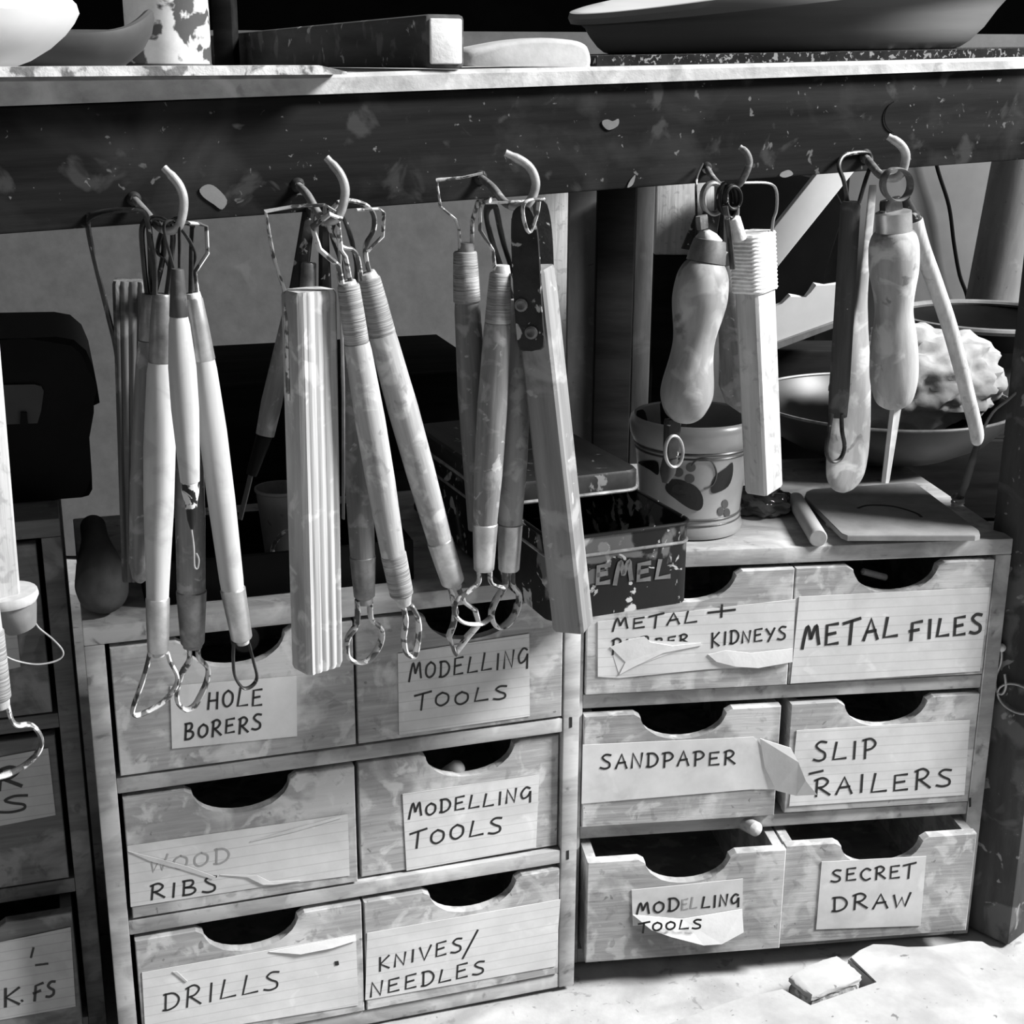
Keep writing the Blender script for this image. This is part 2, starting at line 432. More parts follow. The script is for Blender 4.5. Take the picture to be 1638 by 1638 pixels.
# ---------------------------------------------------------------- drawer cabinets
class Cab:
    def __init__(s, corner, yaw, W, H, D, label, m_body, m_drawer, t=0.0105, shelves=None):
        s.W, s.H, s.D, s.t = W, H, D, t
        s.md = m_drawer
        s.M = Matrix.Translation(corner) @ Matrix.Rotation(yaw, 4, 'Z')      # x along the front, y to the back, z up; corner = front bottom left
        s.I = s.M.inverted()
        s.o = Vector(corner)
        s.n = s.M.to_3x3() @ Vector((0, -1, 0))
        s.root = thing('drawer_cabinet', label, 'drawer cabinet', corner)
        R = s.root
        def p(name, a, b):
            bm = box(new(), (0, 0, 0), tuple(Vector(b) - Vector(a)), 0.0008)
            add(name, bm, s.M @ Matrix.Translation(a), m_body, R)
        p('side_panel', (0, 0, 0), (t, D, H - t))
        p('side_panel', (W - t, 0, 0), (W, D, H - t))
        p('top_panel', (0, 0, H - t), (W, D, H))
        p('bottom_panel', (t, 0.0006, 0.0), (W - t, D, t))
        p('back_panel', (t, D - 0.004, t), (W - t, D, H - t))
        s.sh = shelves or [H - (H - t) * i / 3 - t / 2 for i in (1, 2)]
        for z in s.sh:
            p('shelf', (t, 0.0006, z - t / 2 + 0.0006), (W - t, D - 0.004, z + t / 2 - 0.0006))
        s.edges = [H - t / 2] + s.sh + [t / 2]
        s.drawers = {}
    def hit(s, x, y, off=0.0):
        v = ray(x, y)
        o = s.o + s.n * off
        return s.I @ (EYE + v * ((o - EYE).dot(s.n) / v.dot(s.n)))
    def drawer(s, row, col, u0, u1, pull, gap=(0.001, 0.0025), scoop=0.0275, sdep=0.0165, uc=None, label=None):
        t = s.t
        z0 = s.edges[row + 1] + t / 2 + gap[0]
        z1 = s.edges[row] - t / 2 - gap[1]
        w, h = u1 - u0, z1 - z0
        y0 = -pull
        cx = w / 2 if uc is None else uc - u0
        top = [(0, h), (cx - scoop - 0.004, h)]
        for i in range(0, 15):
            a = math.pi * i / 14
            top.append((cx - scoop * math.cos(a) * (1 - 0.05 * math.sin(a)), h - 0.0025 - sdep * math.sin(a) ** 0.85))
        top += [(cx + scoop + 0.004, h), (w, h)]
        bm = prism_bm(top + [(w, 0), (0, 0)], 0, 0.0065, 0.0005)
        dd = s.D - 0.03 - max(0, 0)
        box(bm, (0.0003, 0.0066, 0.0005), (0.0065, dd, h - 0.001))
        box(bm, (w - 0.0065, 0.0066, 0.0005), (w - 0.0003, dd, h - 0.001))
        box(bm, (0.0066, dd - 0.006, 0.0005), (w - 0.0066, dd, h - 0.003))
        box(bm, (0.0066, 0.0066, 0.0005), (w - 0.0066, dd - 0.006, 0.004))
        d = add('drawer', bm, s.M @ Matrix.Translation((u0, y0, z0)), s.md, s.root, smooth=False)
        if label:
            d['label'] = label
        s.drawers[(row, col)] = (d, pull, u0, z0)
        return d
    def paper(s, row, col, poly, m=None, name='paper_label', lift=None, label=None):
        d, pull, u0, z0 = s.drawers[(row, col)]
        P = [s.hit(x, y, pull) for x, y in poly]
        if lift is None:
            o = sum(P, Vector()) / len(P)
            return add(name, prism_bm([(p.x - o.x, p.z - o.z) for p in P], -0.0006, -0.0002), s.M @ Matrix.Translation((o.x, -pull, o.z)), m or M['paper'], d, smooth=False, label=label)
        bm = new()
        o = P[0].copy()
        f = [bm.verts.new((p.x - o.x, -0.0012 - l, p.z - o.z)) for p, l in zip(P, lift)]
        b = [bm.verts.new((p.x - o.x, -0.0007 - l, p.z - o.z)) for p, l in zip(P, lift)]
        n = len(P)
        bm.faces.new(f); bm.faces.new(b[::-1])
        for i in range(n):
            bm.faces.new((f[i], b[i], b[(i + 1) % n], f[(i + 1) % n]))
        bmesh.ops.triangulate(bm, faces=[g for g in bm.faces if len(g.verts) > 4])
        return add(name, bm, s.M @ Matrix.Translation((o.x, -pull, o.z)), m or M['flap'], d, smooth=False, label=label)
    def write(s, row, col, words, m=None):
        d, pull, u0, z0 = s.drawers[(row, col)]
        bm = new()
        for txt, a, b, hgt, wd in words:
            for st in strokes(txt, a, b, hgt):
                P = [s.hit(x, y, pull) for x, y in st]
                ribbon(bm, [(p.x - u0, p.z - z0) for p in P], wd * .86 * px(s.M @ P[0]), -0.0008)
        return add('lettering', bm, s.M @ Matrix.Translation((u0, -pull, z0)), m or M['ink'], d, smooth=False)

def ribbon(bm, P, w, y):
    n = len(P)
    L = []
    V2 = [Vector(p) for p in P]
    for i in range(n):
        t = V2[min(i + 1, n - 1)] - V2[max(i - 1, 0)]
        if t.length < 1e-9:
            t = Vector((1, 0))
        t.normalize()
        nn = Vector((-t.y, t.x)) * (w / 2)
        e = -t * w * .3 if i == 0 else (t * w * .3 if i == n - 1 else Vector((0, 0)))
        L.append((V2[i] + nn + e, V2[i] - nn + e))
    vs = [(bm.verts.new((a.x, y, a.y)), bm.verts.new((b.x, y, b.y))) for a, b in L]
    vb = [(bm.verts.new((a.x, y + 0.0002, a.y)), bm.verts.new((b.x, y + 0.0002, b.y))) for a, b in L]
    for i in range(n - 1):
        bm.faces.new((vs[i][0], vs[i][1], vs[i + 1][1], vs[i + 1][0]))
        bm.faces.new((vs[i][0], vs[i + 1][0], vb[i + 1][0], vb[i][0]))
        bm.faces.new((vs[i][1], vb[i][1], vb[i + 1][1], vs[i + 1][1]))

FONT = {
 'A': [[(0, 0), (.5, 1), (1, 0)], [(.2, .38), (.85, .42)]],
 'B': [[(.1, 0), (.1, 1)], ['c', (.0, .97), (.6, .98), (.72, .75), (.5, .56), (.15, .52)], ['c', (.15, .52), (.75, .45), (.9, .22), (.6, .02), (.05, 0)]],
 'C': [['c', (.95, .85), (.55, 1), (.1, .7), (.1, .3), (.5, 0), (.95, .12)]],
 'D': [[(.15, 0), (.12, 1)], ['c', (.0, .95), (.6, .95), (.98, .6), (.85, .2), (.4, 0), (0, .02)]],
 'E': [[(.9, .98), (.12, .95), (.1, .02), (.95, .05)], [(.12, .5), (.75, .55)]],
 'F': [[(.95, 1), (.15, .95), (.1, 0)], [(-.05, .5), (.7, .55)]],
 'G': [['c', (.9, .9), (.5, 1), (.08, .6), (.25, .2), (.7, .3), (.95, .6)], [(.95, .65), (.98, -.15)]],
 'H': [[(.05, 0), (.12, 1)], [(.9, 0), (.88, 1)], [(.08, .5), (.9, .52)]],
 'I': [[(.5, 0), (.55, 1)]],
 'K': [[(.15, -.1), (.1, 1)], [(.9, 1), (.15, .45), (.95, 0)]],
 'L': [[(.25, 1), (.05, .02), (1, .05)]],
 'M': [['c', (0, -.1), (.12, .55), (.28, 1), (.45, .5), (.5, .35), (.6, .6), (.8, 1), (.9, .5), (1, .05)]],
 'N': [[(.05, 0), (.1, 1), (.85, 0), (.95, 1)]],
 'O': [['c', (.5, 1), (.1, .75), (.08, .25), (.45, 0), (.9, .25), (.92, .75), (.5, 1.0)]],
 'P': [[(.2, 0), (.2, 1)], ['c', (0, .95), (.6, 1), (.95, .75), (.7, .5), (.2, .42)]],
 'R': [[(.12, -.05), (.15, .95)], ['c', (0, .9), (.5, 1.02), (.85, .8), (.6, .52), (.2, .45)], [(.3, .45), (1, 0)]],
 'S': [['c', (.9, .95), (.45, 1), (.15, .8), (.4, .58), (.8, .38), (.8, .1), (.4, 0), (0, .08)]],
 'T': [[(-.1, .88), (1.1, 1.05)], [(.5, .98), (.42, -.1)]],
 'U': [['c', (.1, 1), (.08, .4), (.4, 0), (.85, .3), (.9, 1)]],
 'V': [[(0, 1), (.45, 0), (1, 1)]],
 'W': [[(0, .9), (.2, 0), (.5, .7), (.7, .05), (1, 1)]],
 'Y': [[(0, 1), (.45, .5)], [(1, 1), (.3, -.1)]],
 '/': [[(0, -.2), (1, 1.6)]],
 '+': [[(0, .45), (1, .5)], [(.5, 1), (.5, 0)]],
 '.': [[(.3, .0), (.4, .05)]],
 '-': [[(0, .4), (1, .5)]],
 ',': [[(.2, 0), (.6, 1)]],
 ' ': [],
}
WID = {'I': .4, '/': .8, '.': .3, ' ': .5, 'M': 1.2, 'W': 1.15, '-': .6, ',': .4}
def strokes(txt, a, b, hgt):             # a,b: pixel feet of the first and last letter
    tot = sum(WID.get(ch, 1) for ch in txt) + 0.42 * (len(txt) - 1)
    ax, ay = a
    bx, by = b
    ex, ey = (bx - ax) / tot, (by - ay) / tot
    hgt *= .92
    ux, uy = 0.05 * hgt, -hgt
    x = 0.0
    out = []
    rnd = random.Random(txt + str(a))
    for ch in txt:
        w = WID.get(ch, 1)
        j = rnd.uniform(-.05, .05)
        sc = rnd.uniform(.9, 1.06) * (.86 if ch == 'O' else 1)
        for st in FONT[ch]:
            pts = st
            if st[0] == 'c':
                pts = [(v.x, v.y) for v in crom([(p[0], p[1], 0) for p in st[1:]], 4)]
            out.append([(ax + ex * (x + w * p[0]) + ux * (p[1] * sc + j), ay + ey * (x + w * p[0]) + uy * (p[1] * sc + j)) for p in pts])
        x += w + 0.42
    return out

W, H, T = 0.2813, 0.280, 0.0105
HL, HR = 0.280, 0.2844
# middle cabinet
A = Cab((-0.2263, 0.6988, 0.0), 0.311, W, HL, 0.20, 'left of the two full pine drawer cabinets, topped by the black tray', M['carc'], M['cab'])
mid = T + 0.1345
r = [(T + .0025, mid - .0008), (mid + .0008, W - T - .0012)]
for (row, col, pull) in ((0, 0, 0), (0, 1, 0), (1, 0, 0.0), (1, 1, -0.004), (2, 0, 0.001), (2, 1, 0.001)):
    a_, b_ = r[col]
    if row == 1 and col == 0:
        b_ -= 0.0015
    A.drawer(row, col, a_, b_, pull, uc=(a_ + b_) / 2 + (0.0 if col == 0 else 0.006))
A.paper(0, 0, [(272, 1097), (474, 1081), (475, 1177), (275, 1197)], M['plainpaper'])
A.write(0, 0, [('HOLE', (332, 1133), (419, 1127), 31, 4.0), ('BORERS', (295, 1182), (418, 1166), 27, 4.2)])
A.paper(0, 1, [(636, 1045), (846, 1013), (847, 1145), (638, 1175)])
A.write(0, 1, [('MODELLING', (654, 1088), (843, 1064), 29, 3.8), ('TOOLS', (664, 1134), (811, 1116), 25, 3.8)])
A.paper(1, 0, [(203.6, 1353), (556, 1302), (559, 1400), (425, 1417), (209, 1450)])
A.write(1, 0, [('RIBS', (240, 1438), (347, 1424), 27, 4.0)])
d = A.write(1, 0, [('WOOD', (240, 1395), (366, 1378), 26, 3.5)], M['fade'])
A.paper(1, 1, [(643.5, 1269.6), (862, 1239), (857, 1355), (650, 1392)])
A.write(1, 1, [('MODELLING', (654, 1307), (848, 1278), 24, 3.8), ('TOOLS', (657, 1355), (803, 1329), 29, 4.0)])
A.paper(2, 0, [(227, 1555), (569, 1494), (573, 1607), (233, 1662)])
A.write(2, 0, [('DRILLS', (261, 1616), (447, 1580), 32, 3.6)])
A.paper(2, 0, [(535, 1537), (541, 1536), (542, 1542), (536, 1543)], M['ink'], name='ink_dot', lift=[-.0002] * 4)
A.paper(2, 1, [(587, 1492), (896, 1438), (888, 1545), (584, 1599)])
A.write(2, 1, [('KNIVES', (605, 1551), (739, 1520), 23, 3.6), ('NEEDLES', (592, 1593), (775, 1556), 24, 3.6), ('/', (740, 1528), (762, 1524), 26, 3.6)])
A.paper(1, 0, [(205, 1360), (250, 1371), (300, 1384), (345, 1401), (340, 1405), (290, 1389), (240, 1376)], m=M['plainpaper'], name='tape_crease', lift=[0, .0003, .0004, .0002, 0, 0, 0])
A.paper(1, 0, [(400, 1345), (470, 1324), (545, 1304), (546, 1307), (470, 1329)], m=M['plainpaper'], name='tape_crease', lift=[0, .0003, .0001, 0, 0])
A.paper(1, 0, [(352, 1398), (395, 1401), (420, 1413), (440, 1413), (480, 1407), (430, 1408), (410, 1398)], m=M['plainpaper'], name='tape_crease', lift=[0, .0004, .0005, .0002, 0, 0, .0002])
A.paper(2, 0, [(430, 1521), (480, 1523), (530, 1513), (569, 1502), (568, 1495), (500, 1507)], name='peeling_flap', lift=[0, .0012, .0014, .0006, 0, 0])
A.paper(2, 0, [(276, 1553), (283, 1552), (300, 1568), (296, 1569)], m=M['plainpaper'], name='tape_crease', lift=[0, .0002, .0002, 0])
# right cabinet
Bc = Cab((0.0341, 0.8068, 0.0), 0.1333, W, HR, 0.20, 'right of the two full pine drawer cabinets, its two lowest drawers pulled out', M['carc'], M['cab'])
midR = 0.1405
rr = [(T + .001, midR - .0006), (midR + .0006, W - T - .0012)]
for (row, col, pull) in ((0, 0, 0.003), (0, 1, 0.002), (1, 0, 0.004), (1, 1, 0.002), (2, 0, 0.023), (2, 1, 0.019)):
    a_, b_ = rr[col]
    if row == 1:
        a_, b_ = (a_ - 0.0005, b_ - 0.003) if col == 0 else (a_ + 0.003, b_)
    Bc.drawer(row, col, a_, b_, pull, gap=(0.0055 if row == 2 else 0.001, 0.0025))
Bc.paper(0, 0, [(956, 994), (1272, 958), (1267, 1058), (1211, 1066), (1130, 1070), (990, 1084), (956, 1082)])
Bc.write(0, 0, [('METAL', (980, 1008), (1114, 994), 20, 3.6), ('+', (1132, 988), (1175, 984), 20, 4.2), ('RUB', (978, 1046), (1040, 1038), 24, 3.6), ('BER', (1048, 1034), (1100, 1028), 16, 3.4), ('KIDNEYS', (1137, 1033), (1257, 1021), 22, 3.6)])
Bc.paper(0, 0, [(1132, 1046), (1160, 1039), (1200, 1043), (1267, 1036), (1266, 1057), (1211, 1066), (1175, 1064), (1145, 1057)], name='peeling_flap', lift=[0, .0002, .0006, .0002, .0008, .0014, .0012, .0004])
Bc.paper(0, 0, [(976, 1034), (1005, 1022), (1030, 1017), (1040, 1026), (1075, 1032), (1120, 1027), (1122, 1031), (1060, 1043), (1012, 1066), (990, 1078), (1000, 1058)], name='torn_strip', lift=[0, .0002, .0004, .0003, .0002, .0001, .0001, .0003, .0002, .0001, 0])
Bc.paper(0, 1, [(1278, 954), (1582, 939), (1567, 1073), (1264, 1093)])
Bc.write(0, 1, [('METAL', (1283, 1034), (1434, 1019), 37, 6.0), ('FILES', (1455, 1022), (1570, 1011), 31, 6.0)])
Bc.paper(1, 0, [(932, 1191), (1205, 1178), (1222, 1196), (1240, 1205), (1241, 1262), (1200, 1262), (930, 1285)], M['plainpaper'])
Bc.write(1, 0, [('SANDPAPER', (960, 1230), (1175, 1221), 24, 3.8)])
Bc.paper(1, 0, [(1215, 1180), (1262, 1192), (1272, 1212), (1283, 1240), (1302, 1264), (1270, 1268), (1240, 1262), (1222, 1225)], name='torn_tape', lift=[.0, .003, .005, .006, .005, .003, .001, 0])
Bc.paper(1, 1, [(1274, 1168), (1551, 1151), (1542, 1271), (1262, 1289)])
Bc.write(1, 1, [('SLIP', (1301, 1218), (1400, 1210), 33, 4.4), ('RAILERS', (1302, 1272), (1522, 1257), 31, 4.4), ('-', (1294, 1248), (1315, 1246), 30, 4.4)])
Bc.paper(2, 0, [(1010, 1423), (1188, 1405), (1187, 1466), (1120, 1476), (1012, 1480)], M['plainpaper'])
Bc.write(2, 0, [('MOD', (1018, 1462), (1085, 1456), 22, 3.8), ('LING', (1122, 1451), (1181, 1446), 19, 3.8)])
Bc.write(2, 0, [('EL', (1090, 1454), (1114, 1451), 18, 3.4)], M['fade'])
Bc.paper(2, 0, [(1012, 1462), (1090, 1468), (1186, 1452), (1186, 1484), (1150, 1500), (1121, 1502), (1070, 1490), (1040, 1482)], name='peeling_flap', lift=[0, .0005, .0005, .004, .006, .006, .005, .003])
dd_ = Bc.drawers[(2, 0)]
def lift_write(cab, row, col, words, off):
    d, pull, u0, z0 = cab.drawers[(row, col)]
    bm = new()
    for txt, a, b, hgt, wd in words:
        for st in strokes(txt, a, b, hgt):
            P = [cab.hit(x, y, pull + off) for x, y in st]
            ribbon(bm, [(p.x - u0, p.z - z0) for p in P], wd * px(cab.M @ P[0]), -0.0004)
    add('lettering', bm, cab.M @ Matrix.Translation((u0, -pull - off, z0)), M['ink'], d, smooth=False)
lift_write(Bc, 2, 0, [('TOOLS', (1022, 1490), (1122, 1484), 16, 3.4)], 0.006)
Bc.paper(2, 1, [(1314, 1378), (1481, 1369), (1472, 1480), (1305, 1486)], M['plainpaper'])
Bc.write(2, 1, [('SECRET', (1329, 1410), (1462, 1402), 22, 3.8), ('DRAW', (1331, 1456), (1455, 1448), 25, 4.0)])
def gap_mark(cab, poly):
    P = [cab.hit(x, y, 0) for x, y in poly]
    o = sum(P, Vector()) / len(P)
    add('joint_gap', prism_bm([(p.x - o.x, p.z - o.z) for p in P], -.0003, .002), cab.M @ Matrix.Translation(o), M['slot'], cab.root, smooth=False)
gap_mark(A, [(911, 1147), (915, 1147), (915, 1163), (911, 1164)])
gap_mark(A, [(906, 1361), (910, 1360), (910, 1374), (906, 1375)])
gap_mark(Bc, [(1550, 1277), (1553, 1276), (1553, 1290), (1550, 1291)])
# far-left cabinet, only its right end in the frame
HC, WC = 0.328, 0.30
cr = Vector((-0.2463, 0.7392, 0))
cc = cr - Vector((math.cos(0.311), math.sin(0.311), 0)) * WC
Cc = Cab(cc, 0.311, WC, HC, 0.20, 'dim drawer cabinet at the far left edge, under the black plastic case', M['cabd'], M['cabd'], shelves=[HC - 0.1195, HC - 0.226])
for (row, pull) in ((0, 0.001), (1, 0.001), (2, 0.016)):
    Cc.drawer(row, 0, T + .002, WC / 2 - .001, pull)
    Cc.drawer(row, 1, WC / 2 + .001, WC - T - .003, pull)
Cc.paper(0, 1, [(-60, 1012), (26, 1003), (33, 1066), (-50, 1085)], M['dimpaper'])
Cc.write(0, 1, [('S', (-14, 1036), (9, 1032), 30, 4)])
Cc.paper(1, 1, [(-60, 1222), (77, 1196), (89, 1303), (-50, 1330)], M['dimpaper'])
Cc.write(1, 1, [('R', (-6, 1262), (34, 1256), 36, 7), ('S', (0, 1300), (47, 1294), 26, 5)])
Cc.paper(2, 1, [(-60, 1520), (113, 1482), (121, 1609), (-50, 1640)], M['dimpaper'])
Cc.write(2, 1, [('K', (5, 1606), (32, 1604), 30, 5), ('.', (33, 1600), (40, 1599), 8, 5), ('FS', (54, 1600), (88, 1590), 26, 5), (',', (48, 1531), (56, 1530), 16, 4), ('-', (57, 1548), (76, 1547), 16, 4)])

# ---------------------------------------------------------------- floor covering and brick
def flat_sheet(name, poly, z0, z1, m, bev=0.0015):
    P = [zf(x, y, z1) for x, y in poly]
    o = sum(P, Vector()) / len(P)
    bm = new()
    top = [bm.verts.new((p.x - o.x, p.y - o.y, z1 - z0)) for p in P]
    bot = [bm.verts.new((p.x - o.x, p.y - o.y, 0)) for p in P]
    n = len(P)
    tf = bm.faces.new(top)
    bm.faces.new(bot[::-1])
    for i in range(n):
        bm.faces.new((top[i], bot[i], bot[(i + 1) % n], top[(i + 1) % n]))
    if bev:
        bmesh.ops.bevel(bm, geom=list(tf.edges), offset=bev, segments=2, affect='EDGES')
    bmesh.ops.triangulate(bm, faces=[f for f in bm.faces if len(f.verts) > 4])
    return add(name, bm, Matrix.Translation((o.x, o.y, z0)), m, smooth=False)
sh = flat_sheet('floor_sheet', [(1357, 1531), (1375, 1517), (1395, 1508), (1425, 1509), (1452, 1517), (1490, 1514), (1548, 1503), (1572, 1504), (1640, 1545), (1720, 1640), (1720, 1760), (900, 1760), (960, 1680), (1080, 1634), (1180, 1598), (1252, 1579), (1296, 1611), (1408, 1572)], 0.0005, 0.018, M['sheet'])
tag(sh, 'dusty pale sheet on the floor with a square notch around the small block', 'sheet')
M['crumb'] = mat('crumbly_shaded_sides', 0.10, 0.30, (160, 160, 160), blot=[(200, .52, .06, .42, .8, 6), (110, .58, .06, .04, .7)], rough=.95, spec=.1, bump=0.9)
bq = [(1262, 1566), (1276, 1556), (1290, 1548), (1316, 1538), (1338, 1531), (1352, 1540), (1366, 1551), (1378, 1562), (1374, 1568), (1352, 1577), (1330, 1584), (1312, 1592), (1298, 1596), (1280, 1581)]
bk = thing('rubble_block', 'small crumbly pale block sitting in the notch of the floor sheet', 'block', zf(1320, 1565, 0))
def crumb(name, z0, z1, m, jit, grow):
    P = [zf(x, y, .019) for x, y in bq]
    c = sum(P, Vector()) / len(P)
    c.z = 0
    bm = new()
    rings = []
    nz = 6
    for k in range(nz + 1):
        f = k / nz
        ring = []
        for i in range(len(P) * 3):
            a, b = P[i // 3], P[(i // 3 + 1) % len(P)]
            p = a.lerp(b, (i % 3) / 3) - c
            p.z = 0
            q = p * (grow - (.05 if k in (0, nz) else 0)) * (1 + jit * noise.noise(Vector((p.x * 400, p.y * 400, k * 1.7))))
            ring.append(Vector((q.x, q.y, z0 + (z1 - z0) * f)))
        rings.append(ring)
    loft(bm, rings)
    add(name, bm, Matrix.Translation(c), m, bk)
crumb('shaded_sides', 0.0004, .016, M['crumb'], .10, .97)  # crumbly sides coloured dark to imitate their shade, below the dust layer
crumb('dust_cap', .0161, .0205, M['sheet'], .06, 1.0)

# ---------------------------------------------------------------- things on the bench top
def lathe(name, p, prof, m, parent=None, seg=40, axis=UP, ex=Vector((1, 0, 0)), label=None, wob=0.0):
    return add(name, lathe_bm(prof, seg, wob=wob), frame(p, ex, axis), m, parent, label=label)
# pale bowl, left edge
zb = top_z(100) + 0.0005
pb = tb(-126, 110, -0.075); pb.z = zb
k_ = px(pb)
prof = [(0, .085), (0.0, .03), (0.001, .036), (0.006, .0485), (0.012, .058), (0.0185, .0652), (0.024, .0695), (0.029, .0722), (0.0335, .0712), (0.036, .069), (0.033, .066), (0.024, .056), (0.010, .04), (0.006, .01)]
prof = prof[1:]
sc_ = 250 * k_ / .0722
o = lathe('serving_bowl', pb, [(z * sc_ * .93, r_ * sc_) for z, r_ in prof], M['clay'], seg=64)
tag(o, 'white rounded bowl standing at the left end of the bench top', 'bowl')
# dark dish with a pinched wavy rim
pd = tb(70, 100, -0.20); pd.z = zb
kd = px(pd)
bm = new()
seg = 72
rings = []
def dish_h(a):                            # rim height by bearing, a in radians from +x
    return 0.62 + 0.40 * math.exp(-((a - 0.15) / 0.55) ** 2) + 0.30 * math.exp(-((abs(a) - 3.1) / 0.8) ** 2)
for t_, rf, inner in [(0, .42, 0), (0.01, .55, 0), (.12, .72, 0), (.35, .88, 0), (.62, .97, 0), (.86, 1.0, 0), (.97, .99, 0), (1.0, .96, 1), (.97, .92, 1), (.7, .86, 1), (.35, .7, 1), (.12, .4, 1)]:
    ring = []
    for i in range(seg):
        a = -math.pi + 2 * math.pi * i / seg
        hh = dish_h(a) * 95 * kd
        rad = 172 * kd * rf * (1 + 0.04 * math.cos(2 * a))
        ring.append(Vector((rad * math.cos(a), rad * math.sin(a) * .8, hh * t_)))
    rings.append(ring)
loft(bm, rings)
o = add('pinched_dish', bm, Matrix.Translation(pd), M['clayd'])
tag(o, 'dark clay dish with a pinched wavy rim behind the white bowl', 'dish')
# paint-splashed can
pc = tb(272, 110, -0.30); pc.z = top_z(300) + 0.0005
kc = px(pc)
can = thing('paint_can', 'white splashed can standing behind the dark dish', 'can', pc)
rc = 66 * kc
lathe('body', pc, [(0.001, rc * .97), (0.002, rc), (0.055, rc), (0.056, rc * 1.02), (0.058, rc * 1.02), (0.058, rc * .94), (0.004, rc * .93)], M['splash'], can, 48)
lathe('base_rim', pc, [(0, rc * .95), (0, rc * 1.02), (0.0035, rc * 1.02), (0.004, rc * .99)], M['soot2'], can, 48)
# dim upright and wedge behind
o = add('upright_batten', box(new(), (0, 0, 0), (0.012, 0.02, 0.09), 0.001), Matrix.Translation(Vector((tb(343, 100, -0.34).x, tb(343, 100, -0.34).y, top_z(343) + .0005))), M['soot'])
tag(o, 'dark upright batten just right of the splashed can', 'batten')
# thin whitened batten on the front edge
P0, P1 = tb(-40, 117, 0.006), tb(553, 112, 0.006)
bm = new()
rings = []
n = 26
for i in range(n + 1):
    t_ = i / n
    x = -40 + 595 * t_
    yb = 123.5 - 4.5 * t_
    th = 16.5 - 1.5 * t_
    if t_ > .93:
        th *= 1 - (t_ - .93) / .07 * .72
    a = tb(x, yb, 0.017)
    b = tb(x, yb - th, 0.017)
    j = random.uniform(-.0004, .0004)
    a.z = max(a.z, top_z(max(x, -300)) + 0.0003) if False else a.z
    rings.append([a + BN * j, b + BN * j, b - BN * 0.045, a - BN * 0.045])
loft(bm, rings)
o = add('painted_batten', shift(bm, P0), Matrix.Translation(P0), M['batten'])
tag(o, 'thin chalky white batten lying along the left front edge of the bench top', 'batten')
# long timber seen end on
e0 = tb(682, 110, 0.004); e0.z = top_z(690) + 0.0008
k0 = px(e0)
far = e0 + Vector((-0.22, 0.55, 0))
ax_ = (far - e0).normalized()
hgt, wid = 82 * k0, 0.0168
tim = thing('timber_offcut', 'long dark spattered timber offcut pointing at us with its end coloured as if lit', 'timber', e0)
ey_ = Vector((0, 0, 1)).cross(ax_)
Mt = Matrix.Translation(e0) @ Matrix((ey_ * -1, UP, ax_)).transposed().to_4x4()
if Mt.to_3x3().determinant() < 0:
    Mt = Matrix.Translation(e0) @ Matrix((ey_, UP, ax_)).transposed().to_4x4()
sgn = 1 if (Mt.to_3x3() @ Vector((1, 0, 0))).x > 0 else -1
bm = box(new(), (0 if sgn > 0 else -wid, 0, 0.0006), (wid if sgn > 0 else 0, hgt, 0.56), 0.002)
add('beam', bm, Mt, M['timber'], tim)
bm = box(new(), (0.0016 if sgn > 0 else -wid + .0016, 0.0016, -0.0008), (wid - .0016 if sgn > 0 else -.0016, hgt - 0.0016, 0.0012), 0.0008)
add('end_face', bm, Mt, M['end_lit'], tim, label='end of the timber, coloured pale as if lit')  # end whitened in colour to imitate light falling from the right
# white slab
p0 = tb(846, 108, -0.02); p0.z = top_z(846) + 0.0006
ks = px(p0)
out_ = [(-104, 0), (-111, 6), (-110, 16), (-106, 25), (-70, 33), (-30, 40), (20, 44), (70, 41), (90, 35), (97, 24), (100, 12), (99, 3), (95, 0), (40, -1), (-40, -1)]
oc_ = [(v.x, v.y) for v in crom([(x, y, 0) for x, y in out_], 3, True)]
bm = new()
rings = []
for yy, f in ((-.007, .80), (-.0062, .90), (-.004, .965), (0, 1), (.02, 1.02), (.045, .97), (.05, .85)):
    rings.append([Vector((x * ks * (1 - (1 - f) * .6), yy, max(0, y) * ks * f)) for x, y in oc_])
loft(bm, rings)
o = add('plaster_slab', bm, Matrix.Translation(p0) @ Matrix.Rotation(BY * .5, 4, 'Z'), M['stone'])
tag(o, 'rough white plaster slab lying right of the timber end', 'slab')
# dirty thin board and the large dish on it
q0, q1 = tb(955, 107, -0.012), tb(2000, 84, -0.012)
bm = new()
rings = []
for i in range(13):
    x = 955 + (2000 - 955) * i / 12
    a = tb(x, 0, -0.012)
    a = BO + BE * ((tb(x, 100, -0.012) - BO).dot(BE)) - BN * 0.012
    z = top_z(min(x, 1999)) + 0.0004
    rings.append([Vector((a.x, a.y, z)), Vector((a.x, a.y, z + .0042)), Vector((a.x - BN.x * .3, a.y - BN.y * .3, z + .0042)), Vector((a.x - BN.x * .3, a.y - BN.y * .3, z))])
loft(bm, rings)
o = add('work_board', shift(bm, rings[0][0].copy()), Matrix.Translation(rings[0][0]), M['slab'], smooth=False)
tag(o, 'thin dirty speckled board lying under the large dish', 'board')
pp = tb(1252, 90, -0.15); pp.z = top_z(1300) + 0.0066
kp = px(pp)
fr_ = 308 * kp
SL = (top_z(1550) - top_z(1000)) / ((tb(1550, 95, 0) - tb(1000, 95, 0)).dot(BE))
bm = new()
seg = 96
rings = []
